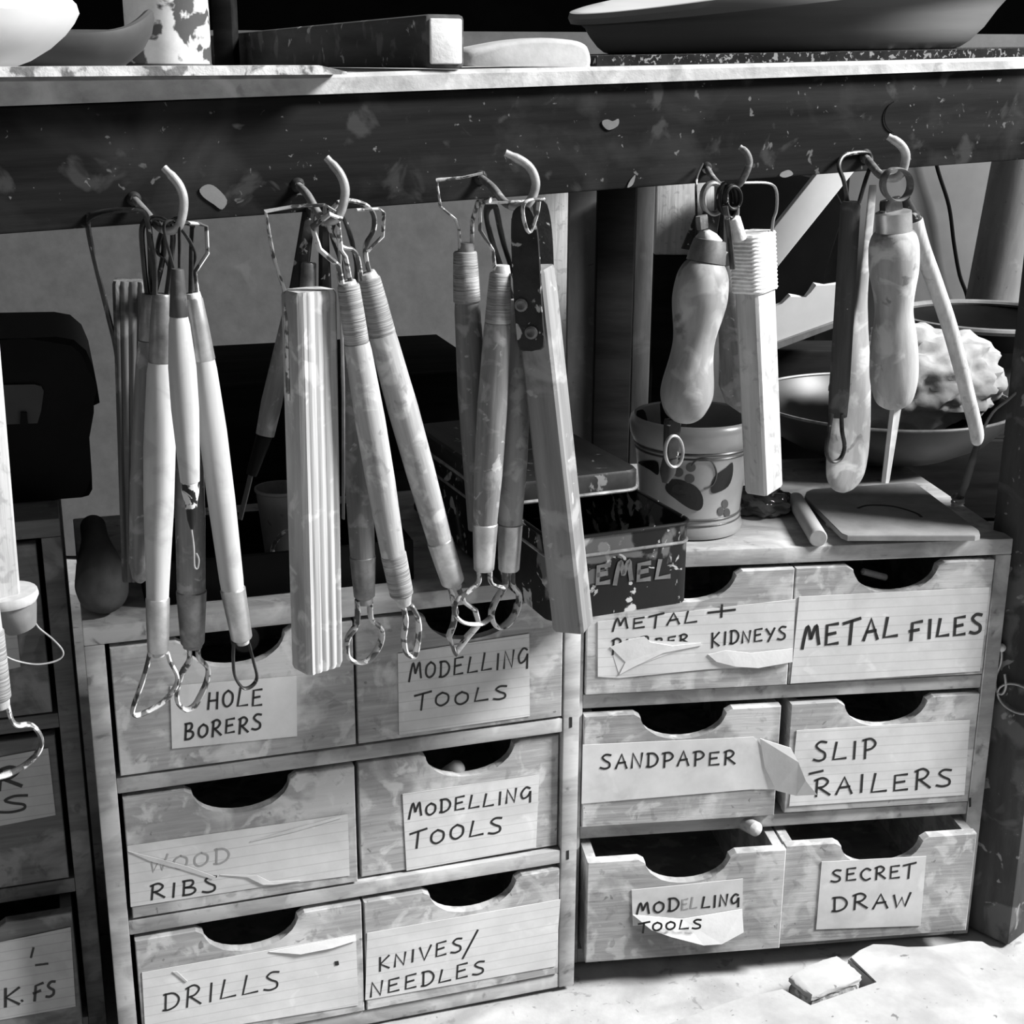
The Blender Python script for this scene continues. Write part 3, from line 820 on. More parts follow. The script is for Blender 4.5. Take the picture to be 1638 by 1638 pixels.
for z, rf, w in [(0, .95, 0), (.001, .985, 0), (.004, 1.03, .1), (.010, 1.09, .3), (.017, 1.14, .5), (.022, 1.19, .75), (.0245, 1.24, .9), (.027, 1.28, 1), (.032, 1.295, 1), (.0365, 1.285, 1), (.0375, 1.26, 1), (.034, 1.2, .9), (.02, 1.06, .5), (.008, .9, .1), (.005, .4, 0)]:
    ring = []
    for i in range(seg):
        a = 2 * math.pi * i / seg
        up = 1 + 0.45 * w * math.cos(a)
        ring.append(Vector((fr_ * rf * math.cos(a) * (1 + .12 * w * math.cos(a)), fr_ * rf * math.sin(a) * .75, z * up * 1.05)))
    rings.append(ring)
loft(bm, rings)
o = add('large_dish', bm, frame(pp, BE + UP * SL, UP - BE * SL), M['claym'])
tag(o, 'large buff clay dish standing on the speckled board at the right', 'dish')

# ---------------------------------------------------------------- hooks
def hook(pts, w, m, label):
    P = [tb(x, y, k) for x, y, k in pts]
    root = thing('cup_hook', label, 'hook', P[0], 'cup hooks along the apron')
    C = crom(P, 6)
    k = px(P[0])
    c0 = 13
    add_tube('shank', C[:c0 + 1], w * .46 * k, M['hook_dark'], root, 10)  # shank coloured darker to imitate shade; the bend keeps the lit tone
    rad = [w / 2 * k * (0.8 if i > len(C) - 4 - c0 else 1.0) for i in range(len(C) - c0)]
    add_tube('hook_bend', C[c0:], rad, m, root, 10)
    lathe('flange', P[0] - BN * 0.0002, [(0, w * .7 * k), (0.0004, w * .85 * k), (0.001, w * .8 * k), (0.002, w * .5 * k)], M['iron'], root, 20, axis=BN, ex=BE)  # flange coloured black to read as a shadowed hole
    return root
hook([(214, 318, 0), (232, 338, .010), (258, 366, .020), (284, 364, .027), (294, 328, .030), (287, 297, .030), (262, 268, .027)], 14, M['hook'], 'first cup hook from the left, above the pale ribbon tools')
hook([(476, 296, 0), (492, 312, .010), (516, 350, .020), (540, 348, .027), (552, 310, .030), (545, 280, .030), (522, 252, .027)], 14, M['hook'], 'second cup hook from the left, above the striped bar')
hook([(768, 284, 0), (788, 300, .010), (812, 327, .020), (842, 328, .027), (857, 296, .030), (845, 265, .030), (808, 244, .027)], 14, M['hook'], 'third cup hook from the left, above the iron strapped scraper')
hook([(1130, 268, 0), (1143, 288, .010), (1160, 301, .020), (1183, 294, .027), (1198, 264, .030), (1195, 246, .030), (1183, 235, .028)], 11, M['hook_dark'], 'dark rusted cup hook above the string bound bar')
hook([(1384, 250, 0), (1394, 264, .010), (1412, 282, .020), (1438, 282, .027), (1449, 252, .030), (1441, 232, .030), (1420, 218, .027)], 14, M['hook'], 'pale cup hook at the right, above the ringed bulb handle')
hook([(-90, 335, 0), (-75, 355, .010), (-50, 378, .020), (-25, 372, .027), (-15, 335, .030), (-25, 305, .030), (-50, 280, .027)], 14, M['hook'], 'cup hook just beyond the left edge, carrying the two leftmost loop tools')

# ---------------------------------------------------------------- hanging tools
def rod(name, a, b, prof, m, k, parent, seg=24, kb=None, wob=0.0, label=None):
    """turned piece from pixel a to pixel b in the plane k in front of the apron; prof = (t, pixel width)"""
    A_, B_ = tb(a[0], a[1], k), tb(b[0], b[1], k if kb is None else kb)
    L = (B_ - A_).length
    s = px((A_ + B_) / 2)
    if len(prof) > 9:
        prof = [(max(0, min(1, v.x)), v.y) for v in crom([(t_, w, 0) for t_, w in prof], 4)]
    return add(name, lathe_bm([(t_ * L, w * s / 2) for t_, w in prof], seg, wob=wob), frame(A_, BE, B_ - A_), m, parent, label=label)
def cyl(w0, w1=None, r=0.06):
    w1 = w1 or w0
    return [(0, w0 * .8), (r * .4, w0 * .97), (r, w0), (1 - r, w1), (1 - r * .4, w1 * .97), (1, w1 * .8)]
def ferr(w0, w1):
    return [(0, w0 * .9), (.03, w0), (.45, (w0 + w1) / 2 * 1.01), (.97, w1), (1, w1 * .9)]
def wire(name, pts, w, m, k, parent, flat=2.2, smooth=True, closed=False):
    P = [tb(q[0], q[1], k + (q[2] if len(q) > 2 else 0)) for q in pts]
    C = crom(P, 5, closed) if smooth else P
    return add_tube(name, C, w / 2 * px(P[0]), m, parent, 8, flat, BN, closed)
def slat(name, a, b, w0, w1, dep, m, k, parent, yaw=0.0, bev=0.0012, ridges=0, label=None, seg=1):
    """square bar from pixel a to pixel b, pixel widths w0,w1, depth dep metres, turned by yaw about its own axis"""
    A_, B_ = tb(a[0], a[1], k), tb(b[0], b[1], k)
    L = (B_ - A_).length
    s = px((A_ + B_) / 2)
    Mx = frame(A_, BE, B_ - A_)
    # local y: points to or from the camera
    Mx = Mx @ Matrix.Rotation(yaw, 4, 'Z')
    sg = 1 if (Mx.to_3x3() @ Vector((0, 1, 0))).dot(BN) > 0 else -1
    def sec(w):
        h = w * s / 2
        b_ = bev
        d0, d1 = dep / 2, -dep / 2
        P = [(-h, d1 + b_), (-h, d0 - b_), (-h + b_, d0)]
        if ridges:
            for i in range(1, ridges * 6):
                t_ = i / (ridges * 6)
                P.append((-h + b_ + (2 * h - 2 * b_) * t_, d0 - 0.0007 * (0.5 - 0.5 * math.cos(2 * math.pi * t_ * ridges)) ** 2))
        P += [(h - b_, d0), (h, d0 - b_), (h, d1 + b_), (h - b_, d1), (-h + b_, d1)]
        return [(x, y * sg) for x, y in P]
    bm = new()
    rings = []
    for t_, f in ((0, .93), (bev / L, 1), (1 - bev / L, 1), (1, .93)):
        w = w0 + (w1 - w0) * t_
        rings.append([Vector((x * f, y * f, t_ * L)) for x, y in sec(w)])
    loft(bm, rings)
    return add(name, bm, Mx, m, parent, label=label)
RG = 'clay trimming tools on the hooks'
def tool(label, at_px, k, name='ribbon_tool', cat='trimming tool', group=RG):
    return thing(name, label, cat, tb(at_px[0], at_px[1], k), group)

# ---- first hook
t = tool('weathered grey bar with a wide dark strap loop, hanging leftmost on the first hook', (208, 448), -.012, 'strap_scraper', 'scraper')
slat('handle', (207, 448), (211, 925), 50, 30, .012, M['oldbar'], -.012, t, yaw=.25, ridges=3)
wire('strap', [(196, 640, -.004), (186, 560, -.002), (172, 500, 0), (142, 372, .006), (150, 345, .016), (205, 336, .030), (236, 352, .030), (242, 470, .008), (240, 560, -.002)], 8, M['wire_dark'], -.010, t, 2.5)
t = tool('soiled narrow handle with a dark ferrule hanging behind the two palest tools', (238, 470), .004)
rod('ferrule', (241, 470), (239, 546), ferr(30, 34), M['ferrule_dark'], .004, t)
rod('handle', (239, 546), (224, 932), [(0, 34), (.1, 40), (.6, 44), (.92, 38), (.98, 26), (1, 8)], M['grey_handle'], .004, t)
wire('top_loop', [(236, 475), (230, 420), (228, 362, .01), (250, 352, .016), (262, 400, .006), (246, 475)], 8, M['wire_dark'], .004, t)
t = tool('pale ribbon tool with a broad triangular white-edged loop at its foot, hanging left', (258, 470), .018)
rod('ferrule', (259, 470), (257, 582), ferr(31, 40), M['ferrule_dark'], .018, t)
rod('handle', (257, 580), (252, 957), [(0, 38), (.04, 42), (.35, 50), (.6, 48), (.95, 37), (1, 36)], M['white'], .018, t)
rod('ferrule', (252, 955), (253, 1042), ferr(38, 34), M['ferrule'], .018, t)
rod('end_plug', (253, 1040), (254, 1050), cyl(20, 18), M['palewood'], .018, t, 16)
wire('top_loop', [(248, 475), (247, 420), (238, 358), (258, 350, .006), (276, 372, .004), (272, 430), (266, 475)], 8, M['wire_dark'], .018, t)
wire('foot_loop', [(240, 1042), (236, 1062), (228, 1090), (213, 1132), (215, 1144), (232, 1140), (262, 1122), (281, 1098), (283, 1080), (272, 1058), (268, 1044)], 7, M['wire'], .018, t)
t = tool('soiled ribbon tool with a rounded white-edged loop, hanging lowest behind the needle tool', (307, 560), .010)
rod('handle', (300, 560), (306, 945), [(0, 34), (.2, 42), (.7, 48), (1, 46)], M['grey_handle'], .010, t)
rod('ferrule', (306, 943), (308, 1030), ferr(48, 38), M['ferrule_dark'], .010, t)
rod('end_plug', (308, 1028), (308, 1036), cyl(32, 30), M['grey_handle'], .010, t, 16)
wire('foot_loop', [(302, 1034), (303, 1056), (292, 1075), (284, 1100), (284, 1122), (296, 1135), (310, 1130), (322, 1110), (331, 1088), (332, 1068), (318, 1052), (317, 1034)], 8, M['wire'], .010, t)
wire('top_loop', [(290, 560), (283, 480), (268, 420), (252, 402), (262, 365, .01), (282, 358, .016), (310, 400, .01), (306, 440, .004), (300, 560)], 6, M['wire_dark'], .010, t)
t = tool('short pale needle tool with a dark collar and a fine hooked wire, hanging in front', (283, 430), .034, 'needle_tool')
rod('collar', (284, 430), (286, 508), ferr(20, 30), M['dirty'], .034, t)
rod('handle', (286, 506), (304, 770), [(0, 28), (.05, 33), (.3, 44), (.55, 44), (.85, 36), (1, 31)], M['white'], .034, t)
rod('tip_socket', (304, 769), (307, 846), [(0, 29), (.25, 27), (.45, 20), (.8, 15), (1, 6)], M['flaked'], .034, t, label='chipped black and white socket')
wire('hooked_wire', [(306, 844), (310, 875), (311, 905), (316, 909), (318, 895), (314, 885)], 3, M['wire_thin'], .034, t, 1)
wire('top_loop', [(279, 432), (270, 400), (262, 362), (275, 352, -.002), (286, 356, -.002), (287, 432)], 5, M['wire_dark'], .030, t)
t = tool('pale ribbon tool leaning right with a shiny upper ferrule and thin long loop', (311, 470), .020)
rod('end_plug', (308, 468), (310, 478), cyl(24, 26), M['palewood'], .020, t, 16)
rod('ferrule', (310, 476), (327, 578), ferr(28, 36), M['ferrule'], .020, t)
rod('handle', (326, 576), (372, 942), [(0, 34), (.04, 37), (.3, 44), (.6, 44), (.95, 39), (1, 37)], M['white'], .020, t)
rod('ferrule', (372, 940), (387, 1022), ferr(40, 34), M['ferrule'], .020, t)
rod('end_plug', (387, 1020), (389, 1030), cyl(24, 20), M['palewood'], .020, t, 16)
wire('top_loop', [(305, 470), (306, 400), (308, 360), (296, 356, .004), (290, 358, .004)], 7, M['wire_dark'], .020, t, smooth=False)
wire('top_loop', [(316, 470), (312, 435), (332, 405), (330, 362), (318, 358), (300, 357, .004)], 6, M['wire'], .020, t, smooth=False)
wire('foot_loop', [(374, 1028), (373, 1056), (376, 1082), (388, 1100), (402, 1098), (411, 1084), (406, 1060), (398, 1028)], 5, M['wire_dark'], .020, t)

# ---- second hook
t = tool('broad pale bar with ridged grain and a square strap loop on the second hook', (490, 463), .016, 'strap_scraper', 'scraper')
slat('handle', (494, 463), (508, 1066), 74, 72, .014, M['stripe'], .016, t, yaw=-.28, ridges=4, bev=.0018)
wire('strap', [(461, 640, .002), (458, 520, .002), (455, 464, 0), (436, 405, 0), (425, 338, .002), (470, 330, .006), (520, 328, .010)], 5.5, M['wire'], .014, t, 2.6, smooth=False)
wire('strap', [(520, 328, .010), (541, 340, .002), (545, 470, -.002), (549, 620, -.003), (549, 830, -.003)], 4.5, M['wire_thin'], .014, t, 2.6, smooth=False)
t = tool('dark flat blades bunched behind the top of the ridged bar', (490, 340), .000, 'blade_tool')
slat('blade', (496, 325), (476, 470), 20, 30, .002, M['iron'], -.002, t)
slat('blade', (517, 330), (520, 470), 14, 22, .002, M['iron'], .004, t)
rod('ferrule', (494, 420), (491, 500), ferr(24, 28), M['ferrule_dark'], .006, t)
rod('handle', (491, 498), (486, 620), cyl(28, 32), M['grey_handle'], .006, t)
t = tool('dim dark-collared tool slanting down to the left behind the ridged bar', (470, 420), -.016)
rod('handle', (478, 430), (424, 696), [(0, 14), (.3, 24), (.8, 34), (1, 30)], M['grey_handle'], -.016, t)
rod('collar', (424, 694), (402, 760), ferr(26, 18), M['black'], -.016, t)
wire('prong', [(402, 756), (394, 790), (384, 830)], 7, M['soot2'], -.016, t)
wire('top_loop', [(478, 440), (490, 380), (494, 330, .02)], 6, M['wire_dark'], -.016, t)
t = tool('dim soiled ribbon tool with a large round loop, behind the pair of wound tools', (575, 620), -.002)
rod('handle', (560, 470), (580, 890), [(0, 30), (.3, 42), (.7, 46), (1, 41)], M['grey_handle'], -.002, t)
rod('ferrule', (580, 888), (583, 955), ferr(42, 34), M['ferrule_dark'], -.002, t)
rod('end_plug', (583, 953), (583, 966), cyl(28, 26), M['grey_handle'], -.002, t, 16)
wire('foot_loop', [(572, 960), (572, 985), (570, 1000), (556, 1022), (556, 1048), (570, 1060), (590, 1056), (608, 1030), (610, 1006), (594, 990), (592, 962)], 8, M['wire'], -.002, t)
wire('top_loop', [(552, 475), (545, 420), (530, 370), (548, 345, .02), (570, 420), (566, 475)], 6, M['wire_dark'], -.002, t)
t = tool('thread-wound ribbon tool, left of the leaning pair, with a slim narrow foot loop', (555, 450), .024)
rod('end_plug', (555, 450), (557, 458), cyl(28, 30), M['palewood'], .024, t, 16)
rod('ferrule', (557, 455), (571, 550), ferr(36, 40), M['thread'], .024, t)
rod('handle', (571, 549), (629, 888), [(0, 39), (.04, 42), (.35, 48), (.65, 47), (1, 40)], M['birch'], .024, t)
rod('ferrule', (629, 885), (643, 952), ferr(41, 38), M['thread'], .024, t)
rod('end_plug', (643, 950), (647, 968), cyl(32, 22), M['birch'], .024, t, 16)
wire('foot_loop', [(643, 964), (649, 990), (646, 1020), (649, 1042), (658, 1050), (665, 1044), (670, 1010), (667, 985), (656, 966)], 8, M['wire'], .024, t)
wire('top_loop', [(547, 458), (541, 425), (510, 398), (500, 362), (528, 342, .004), (545, 350, .004)], 9, M['wire'], .024, t, smooth=False)
wire('top_loop', [(562, 456), (552, 410), (545, 400), (540, 350)], 7, M['wire'], .024, t, smooth=False)
t = tool('thread-wound ribbon tool leaning furthest right, ending in a bent diamond loop', (590, 435), .013)
rod('end_plug', (586, 436), (590, 446), cyl(28, 32), M['palewood'], .013, t, 16)
rod('ferrule', (590, 444), (612, 536), ferr(36, 44), M['thread'], .013, t)
rod('handle', (611, 534), (704, 866), [(0, 42), (.04, 44), (.35, 49), (.65, 47), (1, 41)], M['birch'], .013, t)
rod('ferrule', (703, 863), (725, 932), ferr(42, 38), M['ferrule'], .013, t)
rod('end_plug', (725, 930), (728, 941), cyl(26, 22), M['birch'], .013, t, 16)
wire('foot_loop', [(720, 938), (729, 978), (725, 1000), (718, 1018), (728, 1046), (748, 1018), (766, 998), (760, 976), (742, 962), (732, 938)], 8, M['wire'], .013, t, smooth=False)
wire('top_loop', [(578, 450), (572, 412), (562, 398), (546, 394), (530, 372), (526, 345), (540, 325, .002)], 7, M['wire'], .013, t)
wire('top_loop', [(591, 436), (585, 410), (586, 390), (597, 370), (598, 345), (585, 328), (560, 321, .002), (540, 324, .002)], 7, M['wire'], .013, t)
wire('top_loop', [(588, 402), (612, 378), (614, 340), (606, 334), (570, 336)], 5, M['wire'], .018, t, smooth=False)

# ---- third hook
t = tool('ribbon tool with a wide spread wire yoke, leftmost on the third hook', (745, 400), .004)
rod('end_plug', (746, 388), (745, 404), cyl(24, 26), M['grey_handle'], .004, t, 16)
rod('ferrule', (744, 402), (747, 484), ferr(38, 44), M['thread'], .004, t)
rod('handle', (747, 483), (768, 845), [(0, 38), (.04, 41), (.4, 47), (1, 40)], M['grey_handle'], .004, t)
wire('top_loop', [(736, 402), (734, 366), (728, 350), (704, 330), (699, 288, .006), (740, 284, .014), (775, 276, .02)], 4, M['wire'], .004, t, smooth=False)
wire('top_loop', [(755, 400), (755, 355), (764, 325, .01), (785, 320, .02)], 5, M['wire'], .004, t, smooth=False)
t = tool('ribbon tool with a white plug and wide curved cutter, middle of the third hook', (798, 425), .020)
rod('end_plug', (802, 424), (802, 438), cyl(26, 30), M['palewood'], .020, t, 16)
rod('ferrule', (800, 436), (796, 518), ferr(34, 42), M['thread'], .020, t)
rod('handle', (796, 517), (776, 838), [(0, 41), (.04, 43), (.4, 48), (.75, 46), (1, 39)], M['grey_handle'], .020, t)
rod('ferrule', (776, 836), (774, 912), ferr(41, 33), M['ferrule'], .020, t)
wire('foot_loop', [(765, 908), (766, 930), (752, 944), (732, 960), (727, 980), (742, 996), (770, 998), (786, 986)], 6, M['wire'], .020, t)
wire('foot_loop', [(784, 910), (784, 928), (790, 936), (806, 940)], 6, M['wire'], .020, t)
wire('top_loop', [(792, 436), (788, 400), (768, 368), (768, 325), (845, 322, .004)], 5, M['wire'], .020, t, smooth=False)
t = tool('ribbon tool half hidden by the scraper, with a twisted spattered loop', (830, 520), .012)
rod('handle', (834, 480), (816, 838), [(0, 34), (.3, 42), (.7, 46), (1, 39)], M['birch'], .012, t)
rod('ferrule', (816, 836), (814, 912), ferr(41, 34), M['ferrule'], .012, t)
wire('foot_loop', [(807, 910), (808, 935), (792, 962), (786, 985), (796, 1003), (812, 998), (827, 975), (830, 950), (820, 935), (819, 910)], 8, M['wire'], .012, t)
wire('top_loop', [(826, 490), (790, 395), (778, 340), (792, 330, .01), (806, 390), (840, 490)], 7, M['wire_dark'], .006, t)
t = tool('square wooden scraper handle with two black iron straps and screws, on the third hook', (880, 430), .036, 'strapped_scraper', 'scraper')
slat('handle', (853, 428), (917, 1003), 54, 56, .0135, M['scraper'], .026, t, yaw=.9, bev=.0012)
def plate(name, poly, o, n, th, m, parent):
    P = [at(x, y, (o, n)) for x, y in poly]
    c = sum(P, Vector()) / len(P)
    ex = UP.cross(n).normalized()
    Mf = frame(c, ex, n.cross(ex))
    if (Mf.to_3x3() @ Vector((0, 1, 0))).dot(n) > 0:
        th = -th
    I_ = Mf.inverted()
    return add(name, prism_bm([((I_ @ p).x, (I_ @ p).z) for p in P], 0, th, .0005), Mf, m, parent)
nrm = BN * math.cos(.72) - BE * math.sin(.72)
cs_ = tb(841.5, 443, .034) + nrm * .0011
plate('strap', [(v.x, v.y) for v in crom([(824, 334, 0), (838, 328, 0), (850, 340, 0), (858, 366, 0), (862, 410, 0), (865, 470, 0), (868, 520, 0), (870, 556, 0), (850, 560, 0), (831, 560, 0), (826, 530, 0), (822, 480, 0), (818, 400, 0), (818, 350, 0)], 3, True)], cs_, nrm, .0022, M['iron'], t)
n2 = BN * math.cos(.35) - BE * math.sin(.35)
plate('strap', [(v.x, v.y) for v in crom([(853, 322, 0), (864, 316, 0), (873, 322, 0), (880, 345, 0), (884, 380, 0), (886, 425, 0), (886, 446, 0), (860, 446, 0), (858, 400, 0), (855, 350, 0)], 3, True)], tb(868, 380, .019), n2, .0022, M['iron'], t)
for x, y in ((834, 488), (850, 532)):
    p = at(x, y, (cs_, nrm))
    lathe('screw', p, [(0, .0028), (.0008, .0027), (.0012, .0018), (.0008, .0008)], M['screw'], t, 16, axis=nrm, ex=BE)
wire('top_loop', [(862, 322), (858, 345), (846, 372), (836, 340), (842, 322), (870, 318)], 5, M['wire'], .038, t)

# ---- fourth hook
def bulb(name_l, top, bot, prof, m, k, lab, cat='trimming tool'):
    t = tool(lab, top, k, 'bulb_handled_tool', cat)
    rod('handle', top, bot, prof, m, k, t, 32)
    return t
BPROF = [(0, 50), (.03, 66), (.10, 82), (.22, 88), (.32, 82), (.44, 70), (.52, 67), (.62, 72), (.76, 84), (.85, 83), (.94, 64), (.985, 40), (1, 20)]
t = bulb('', (1128, 416), (1092, 676), BPROF, M['bulb'], .026, 'smooth bulb-shaped handle with a small ring at its foot, on the rusted hook')
rod('collar', (1136, 383), (1129, 420), ferr(52, 64), M['ferrule_dark'], .026, t)
rod('wax_lump', (1128, 368), (1131, 388), [(0, 14), (.4, 34), (1, 48)], M['wax'], .026, t, 16, wob=.2, label='pale wax lump')
slat('tang', (1138, 338), (1134, 385), 34, 26, .003, M['iron'], .022, t)
slat('disc_plate', (1122, 345), (1124, 366), 22, 22, .003, M['hook_dark'], .026, t)
wire('ring', [(1140 + 16 * math.cos(a), 318 + 25 * math.sin(a)) for a in [i * math.pi / 8 for i in range(16)]], 9, M['hook'], .022, t, 1.6, closed=True)
wire('wire_stem', [(1113, 400), (1114, 345), (1114, 290, -.006), (1124, 262, -.018)], 4, M['iron'], .020, t, 1)
rod('wire_socket', (1116, 345), (1106, 400), [(0, 10), (1, 34)], M['iron'], .014, t)
slat('foot_blade', (1076, 670), (1073, 732), 30, 26, .004, M['iron'], .024, t)
rod('foot_tip', (1073, 730), (1064, 772), [(0, 24), (.6, 26), (1, 10)], M['soot2'], .022, t)
wire('foot_ring', [(1078 + 14 * math.cos(a), 722 + 25 * math.sin(a)) for a in [i * math.pi / 9 for i in range(18)]], 5, M['wire_thin'], .030, t, 1.4, closed=True)
t = bulb('', (1158, 418), (1196, 660), [(0, 30), (.05, 46), (.15, 56), (.3, 58), (.45, 52), (.6, 62), (.78, 78), (.9, 66), (1, 20)], M['grey_handle'], -.014, 'dim bulb-shaped handle hidden behind the string bound bar')
slat('blade', (1158, 310), (1162, 425), 16, 26, .003, M['iron'], -.004, t)
t = tool('pale square bar bound with string under a rounded wire frame, on the rusted hook', (1205, 380), .020, 'string_bound_cutter', 'clay cutter')
slat('handle', (1204, 372), (1222, 783), 60, 58, .012, M['palewood'], .020, t, yaw=-.42, bev=.0012)
A_, B_ = tb(1204, 372, .020), tb(1222, 783, .020)
Mx = frame(A_, BE, B_ - A_) @ Matrix.Rotation(-.42, 4, 'Z')
sx_, L_ = px((A_ + B_) / 2), (B_ - A_).length
for i in range(15):
    z_ = L_ * (.008 + .2 * i / 14)
    P = []
    for j in range(24):
        a = 2 * math.pi * j / 24
        c_, s_ = math.cos(a), math.sin(a)
        P.append(Mx @ Vector((math.copysign(abs(c_) ** .35, c_) * (30 * sx_ + .0008), math.copysign(abs(s_) ** .35, s_) * .0066, z_ + .0008 * c_ + random.uniform(-.0002, .0002))))
    add_tube('binding', P, .0012, M['string'], t, 6, ref=(B_ - A_).normalized(), closed=True)
rod('peg', (1174, 348), (1184, 384), cyl(20, 22), M['string'], .026, t, 12, label='white peg')
wire('wire_frame', [(1180, 352), (1180, 318), (1176, 296, .002), (1205, 292, .003), (1232, 294, .002), (1242, 306), (1242, 335), (1237, 352), (1234, 376)], 4, M['wire_thin'], .024, t, 1.5)
t = tool('bunch of small black wire loops knotted on the rusted hook', (1166, 300), .030, 'wire_loop', 'wire')
for i, (cx_, cy_, rx_, ry_) in enumerate(((1160, 318, 11, 24), (1168, 322, 9, 26), (1172, 316, 12, 18))):
    wire('loop', [(cx_ + rx_ * math.cos(a), cy_ + ry_ * math.sin(a), .002 * i) for a in [j * math.pi / 7 for j in range(14)]], 6, M['iron'], .024, t, 2, closed=True)
wire('stem', [(1160, 330), (1166, 370), (1172, 430)], 9, M['wire_dark'], .030, t, 1.2)

# ---- fifth hook
t = tool('thin dark handle with a glossy hairpin loop, left of the ringed bulb handle', (1361, 325), .014, 'hairpin_tool')
rod('handle', (1361, 322), (1340, 666), [(0, 26), (.02, 31), (.5, 32), (.9, 33), (1, 30)], M['dirty'], .014, t)
wire('foot_loop', [(1330, 662), (1326, 690), (1322, 722), (1330, 738), (1344, 734), (1351, 715), (1347, 690), (1346, 662)], 6, M['wire_dark'], .018, t, 1.4)
wire('top_loop', [(1356, 325), (1350, 290), (1342, 266, -.006), (1352, 248, -.010), (1385, 244, -.010), (1394, 258, -.006), (1384, 290), (1374, 325)], 7, M['wire_dark'], .012, t, 1)
t = tool('pale wooden spoon paddle hanging behind the hairpin tool', (1392, 330), -.014, 'wooden_paddle', 'paddle')
P_top, P_bot = tb(1396, 300, -.014), tb(1350, 788, -.014)
prof = [(0, 10), (.02, 15), (.3, 18), (.42, 30), (.55, 52), (.68, 70), (.82, 82), (.92, 78), (.965, 62), (.99, 36), (1, 6)]
prof = [(min(1, v.x), v.y) for v in crom([(f, w, 0) for f, w in prof], 5)]
bm = lathe_bm([(f * (P_bot - P_top).length, w * px(P_bot) / 2) for f, w in prof], 36)
for v in bm.verts:
    v.co.y *= .32
add('paddle_blade', bm, frame(P_top, BE, P_bot - P_top), M['bulb2'], t)
t = bulb('', (1430, 370), (1430, 652), [(0, 58), (.02, 68), (.07, 77), (.14, 79), (.22, 77), (.32, 67), (.40, 61), (.47, 61), (.58, 71), (.70, 77), (.82, 77), (.91, 68), (.97, 54), (1, 30)], M['bulb2'], .026, 'scuffed bulb-shaped handle with a large metal ring on the pale hook')
rod('collar', (1429, 338), (1430, 373), ferr(57, 58), M['ferrule'], .026, t)
slat('tang', (1424, 318), (1426, 342), 40, 44, .004, M['iron'], .024, t)
wire('ring', [(1434 + 22 * math.cos(a), 295 + 26 * math.sin(a)) for a in [i * math.pi / 10 for i in range(20)]], 3.6, M['hook_dark'], .032, t, 5, closed=True)
slat('foot_blade', (1433, 650), (1416, 772), 22, 15, .003, M['palewood'], .026, t, label='pale slip of wood')
t = tool('long curved peeled stick leaning right on the pale hook', (1455, 345), .016, 'peeled_stick', 'stick')
P = [tb(x, y, .016) for x, y in ((1462, 352), (1474, 395), (1496, 455), (1518, 520), (1536, 585), (1551, 645), (1562, 690), (1562, 712))]
C = crom(P, 5)
k_ = px(P[0])
rad = [(14 - 2.5 * i / len(C)) * k_ for i in range(len(C))]
for i in range(4):
    rad[-1 - i] *= (.4, .7, .85, .95)[i]
add_tube('stick', C, rad, M['palewood'], t, 14)
rod('neck', (1448, 318), (1464, 356), [(0, 16), (1, 26)], M['iron'], .016, t)

# ---- at the left edge
t = tool('pale broad handle with a white flange and thin wide wire, cut by the left edge', (-15, 500), .030, 'flanged_loop_tool')
slat('handle', (-52, 430), (-8, 950), 62, 66, .014, M['palewood'], .030, t, yaw=-.2)
rod('flange', (7, 946), (9, 962), [(0, 100), (.5, 104), (1, 96)], M['white'], .030, t, label='white flange')
rod('cup', (16, 960), (34, 1004), [(0, 84), (.4, 72), (1, 50)], M['dim'], .030, t)
wire('foot_loop', [(54, 990), (62, 1004), (84, 1022), (100, 1040), (98, 1052), (80, 1060), (50, 1062), (10, 1050), (-14, 1020), (0, 996)], 3, M['wire_thin'], .030, t, 1.2)
wire('top_loop', [(-58, 440), (-62, 380), (-46, 362)], 8, M['wire_dark'], .026, t)
t = tool('thread-wound tool with a wide spattered loop, lowest at the left edge', (-40, 700), .048)
rod('handle', (-95, 420), (-18, 1010), [(0, 34), (.3, 46), (1, 44)], M['birch'], .048, t)
rod('ferrule', (-18, 1008), (-2, 1118), ferr(46, 40), M['thread'], .048, t)
rod('end_plug', (-2, 1116), (2, 1132), cyl(34, 28), M['birch'], .048, t, 16)
wire('foot_loop', [(12, 1128), (18, 1150), (28, 1160), (50, 1160), (64, 1176), (65, 1195), (52, 1214), (30, 1230), (0, 1242), (-40, 1240), (-50, 1190), (-20, 1150), (-8, 1130)], 8, M['wire'], .048, t)
wire('top_loop', [(-95, 430), (-88, 385), (-60, 376, -.02)], 7, M['wire_dark'], .046, t)

# ---------------------------------------------------------------- on the drawer cabinets
ZA, ZB = HL, HR
# long tin, sticking out over both cabinets
ty = 0.40
te = Vector((math.cos(ty), math.sin(ty), 0))
tn = Vector((-math.sin(ty), math.cos(ty), 0))
tz = ZB + 0.0006
tc_ = zf(880, 997, tz)
tin = thing('long_tin', 'long chipped black tin jutting out over the drawer fronts, lid pushed back', 'tin', tc_)
MT = Matrix.Translation(tc_) @ Matrix.Rotation(ty, 4, 'Z')
TW, TL, TH = 0.0835, 0.225, 0.0455
def rrect(w, l, r, n=5, off=(0, 0)):
    P = []
    for cx_, cy_, a0 in ((w - r, r, -90), (w - r, l - r, 0), (r, l - r, 90), (r, r, 180)):
        for i in range(n + 1):
            a = math.radians(a0 + 90 * i / n)
            P.append((cx_ + r * math.cos(a) + off[0], cy_ + r * math.sin(a) + off[1]))
    return P
bm = new()
o_ = rrect(TW, TL, .008)
i_ = [(TW / 2 + (x - TW / 2) * .978, TL / 2 + (y - TL / 2) * .992) for x, y in o_]
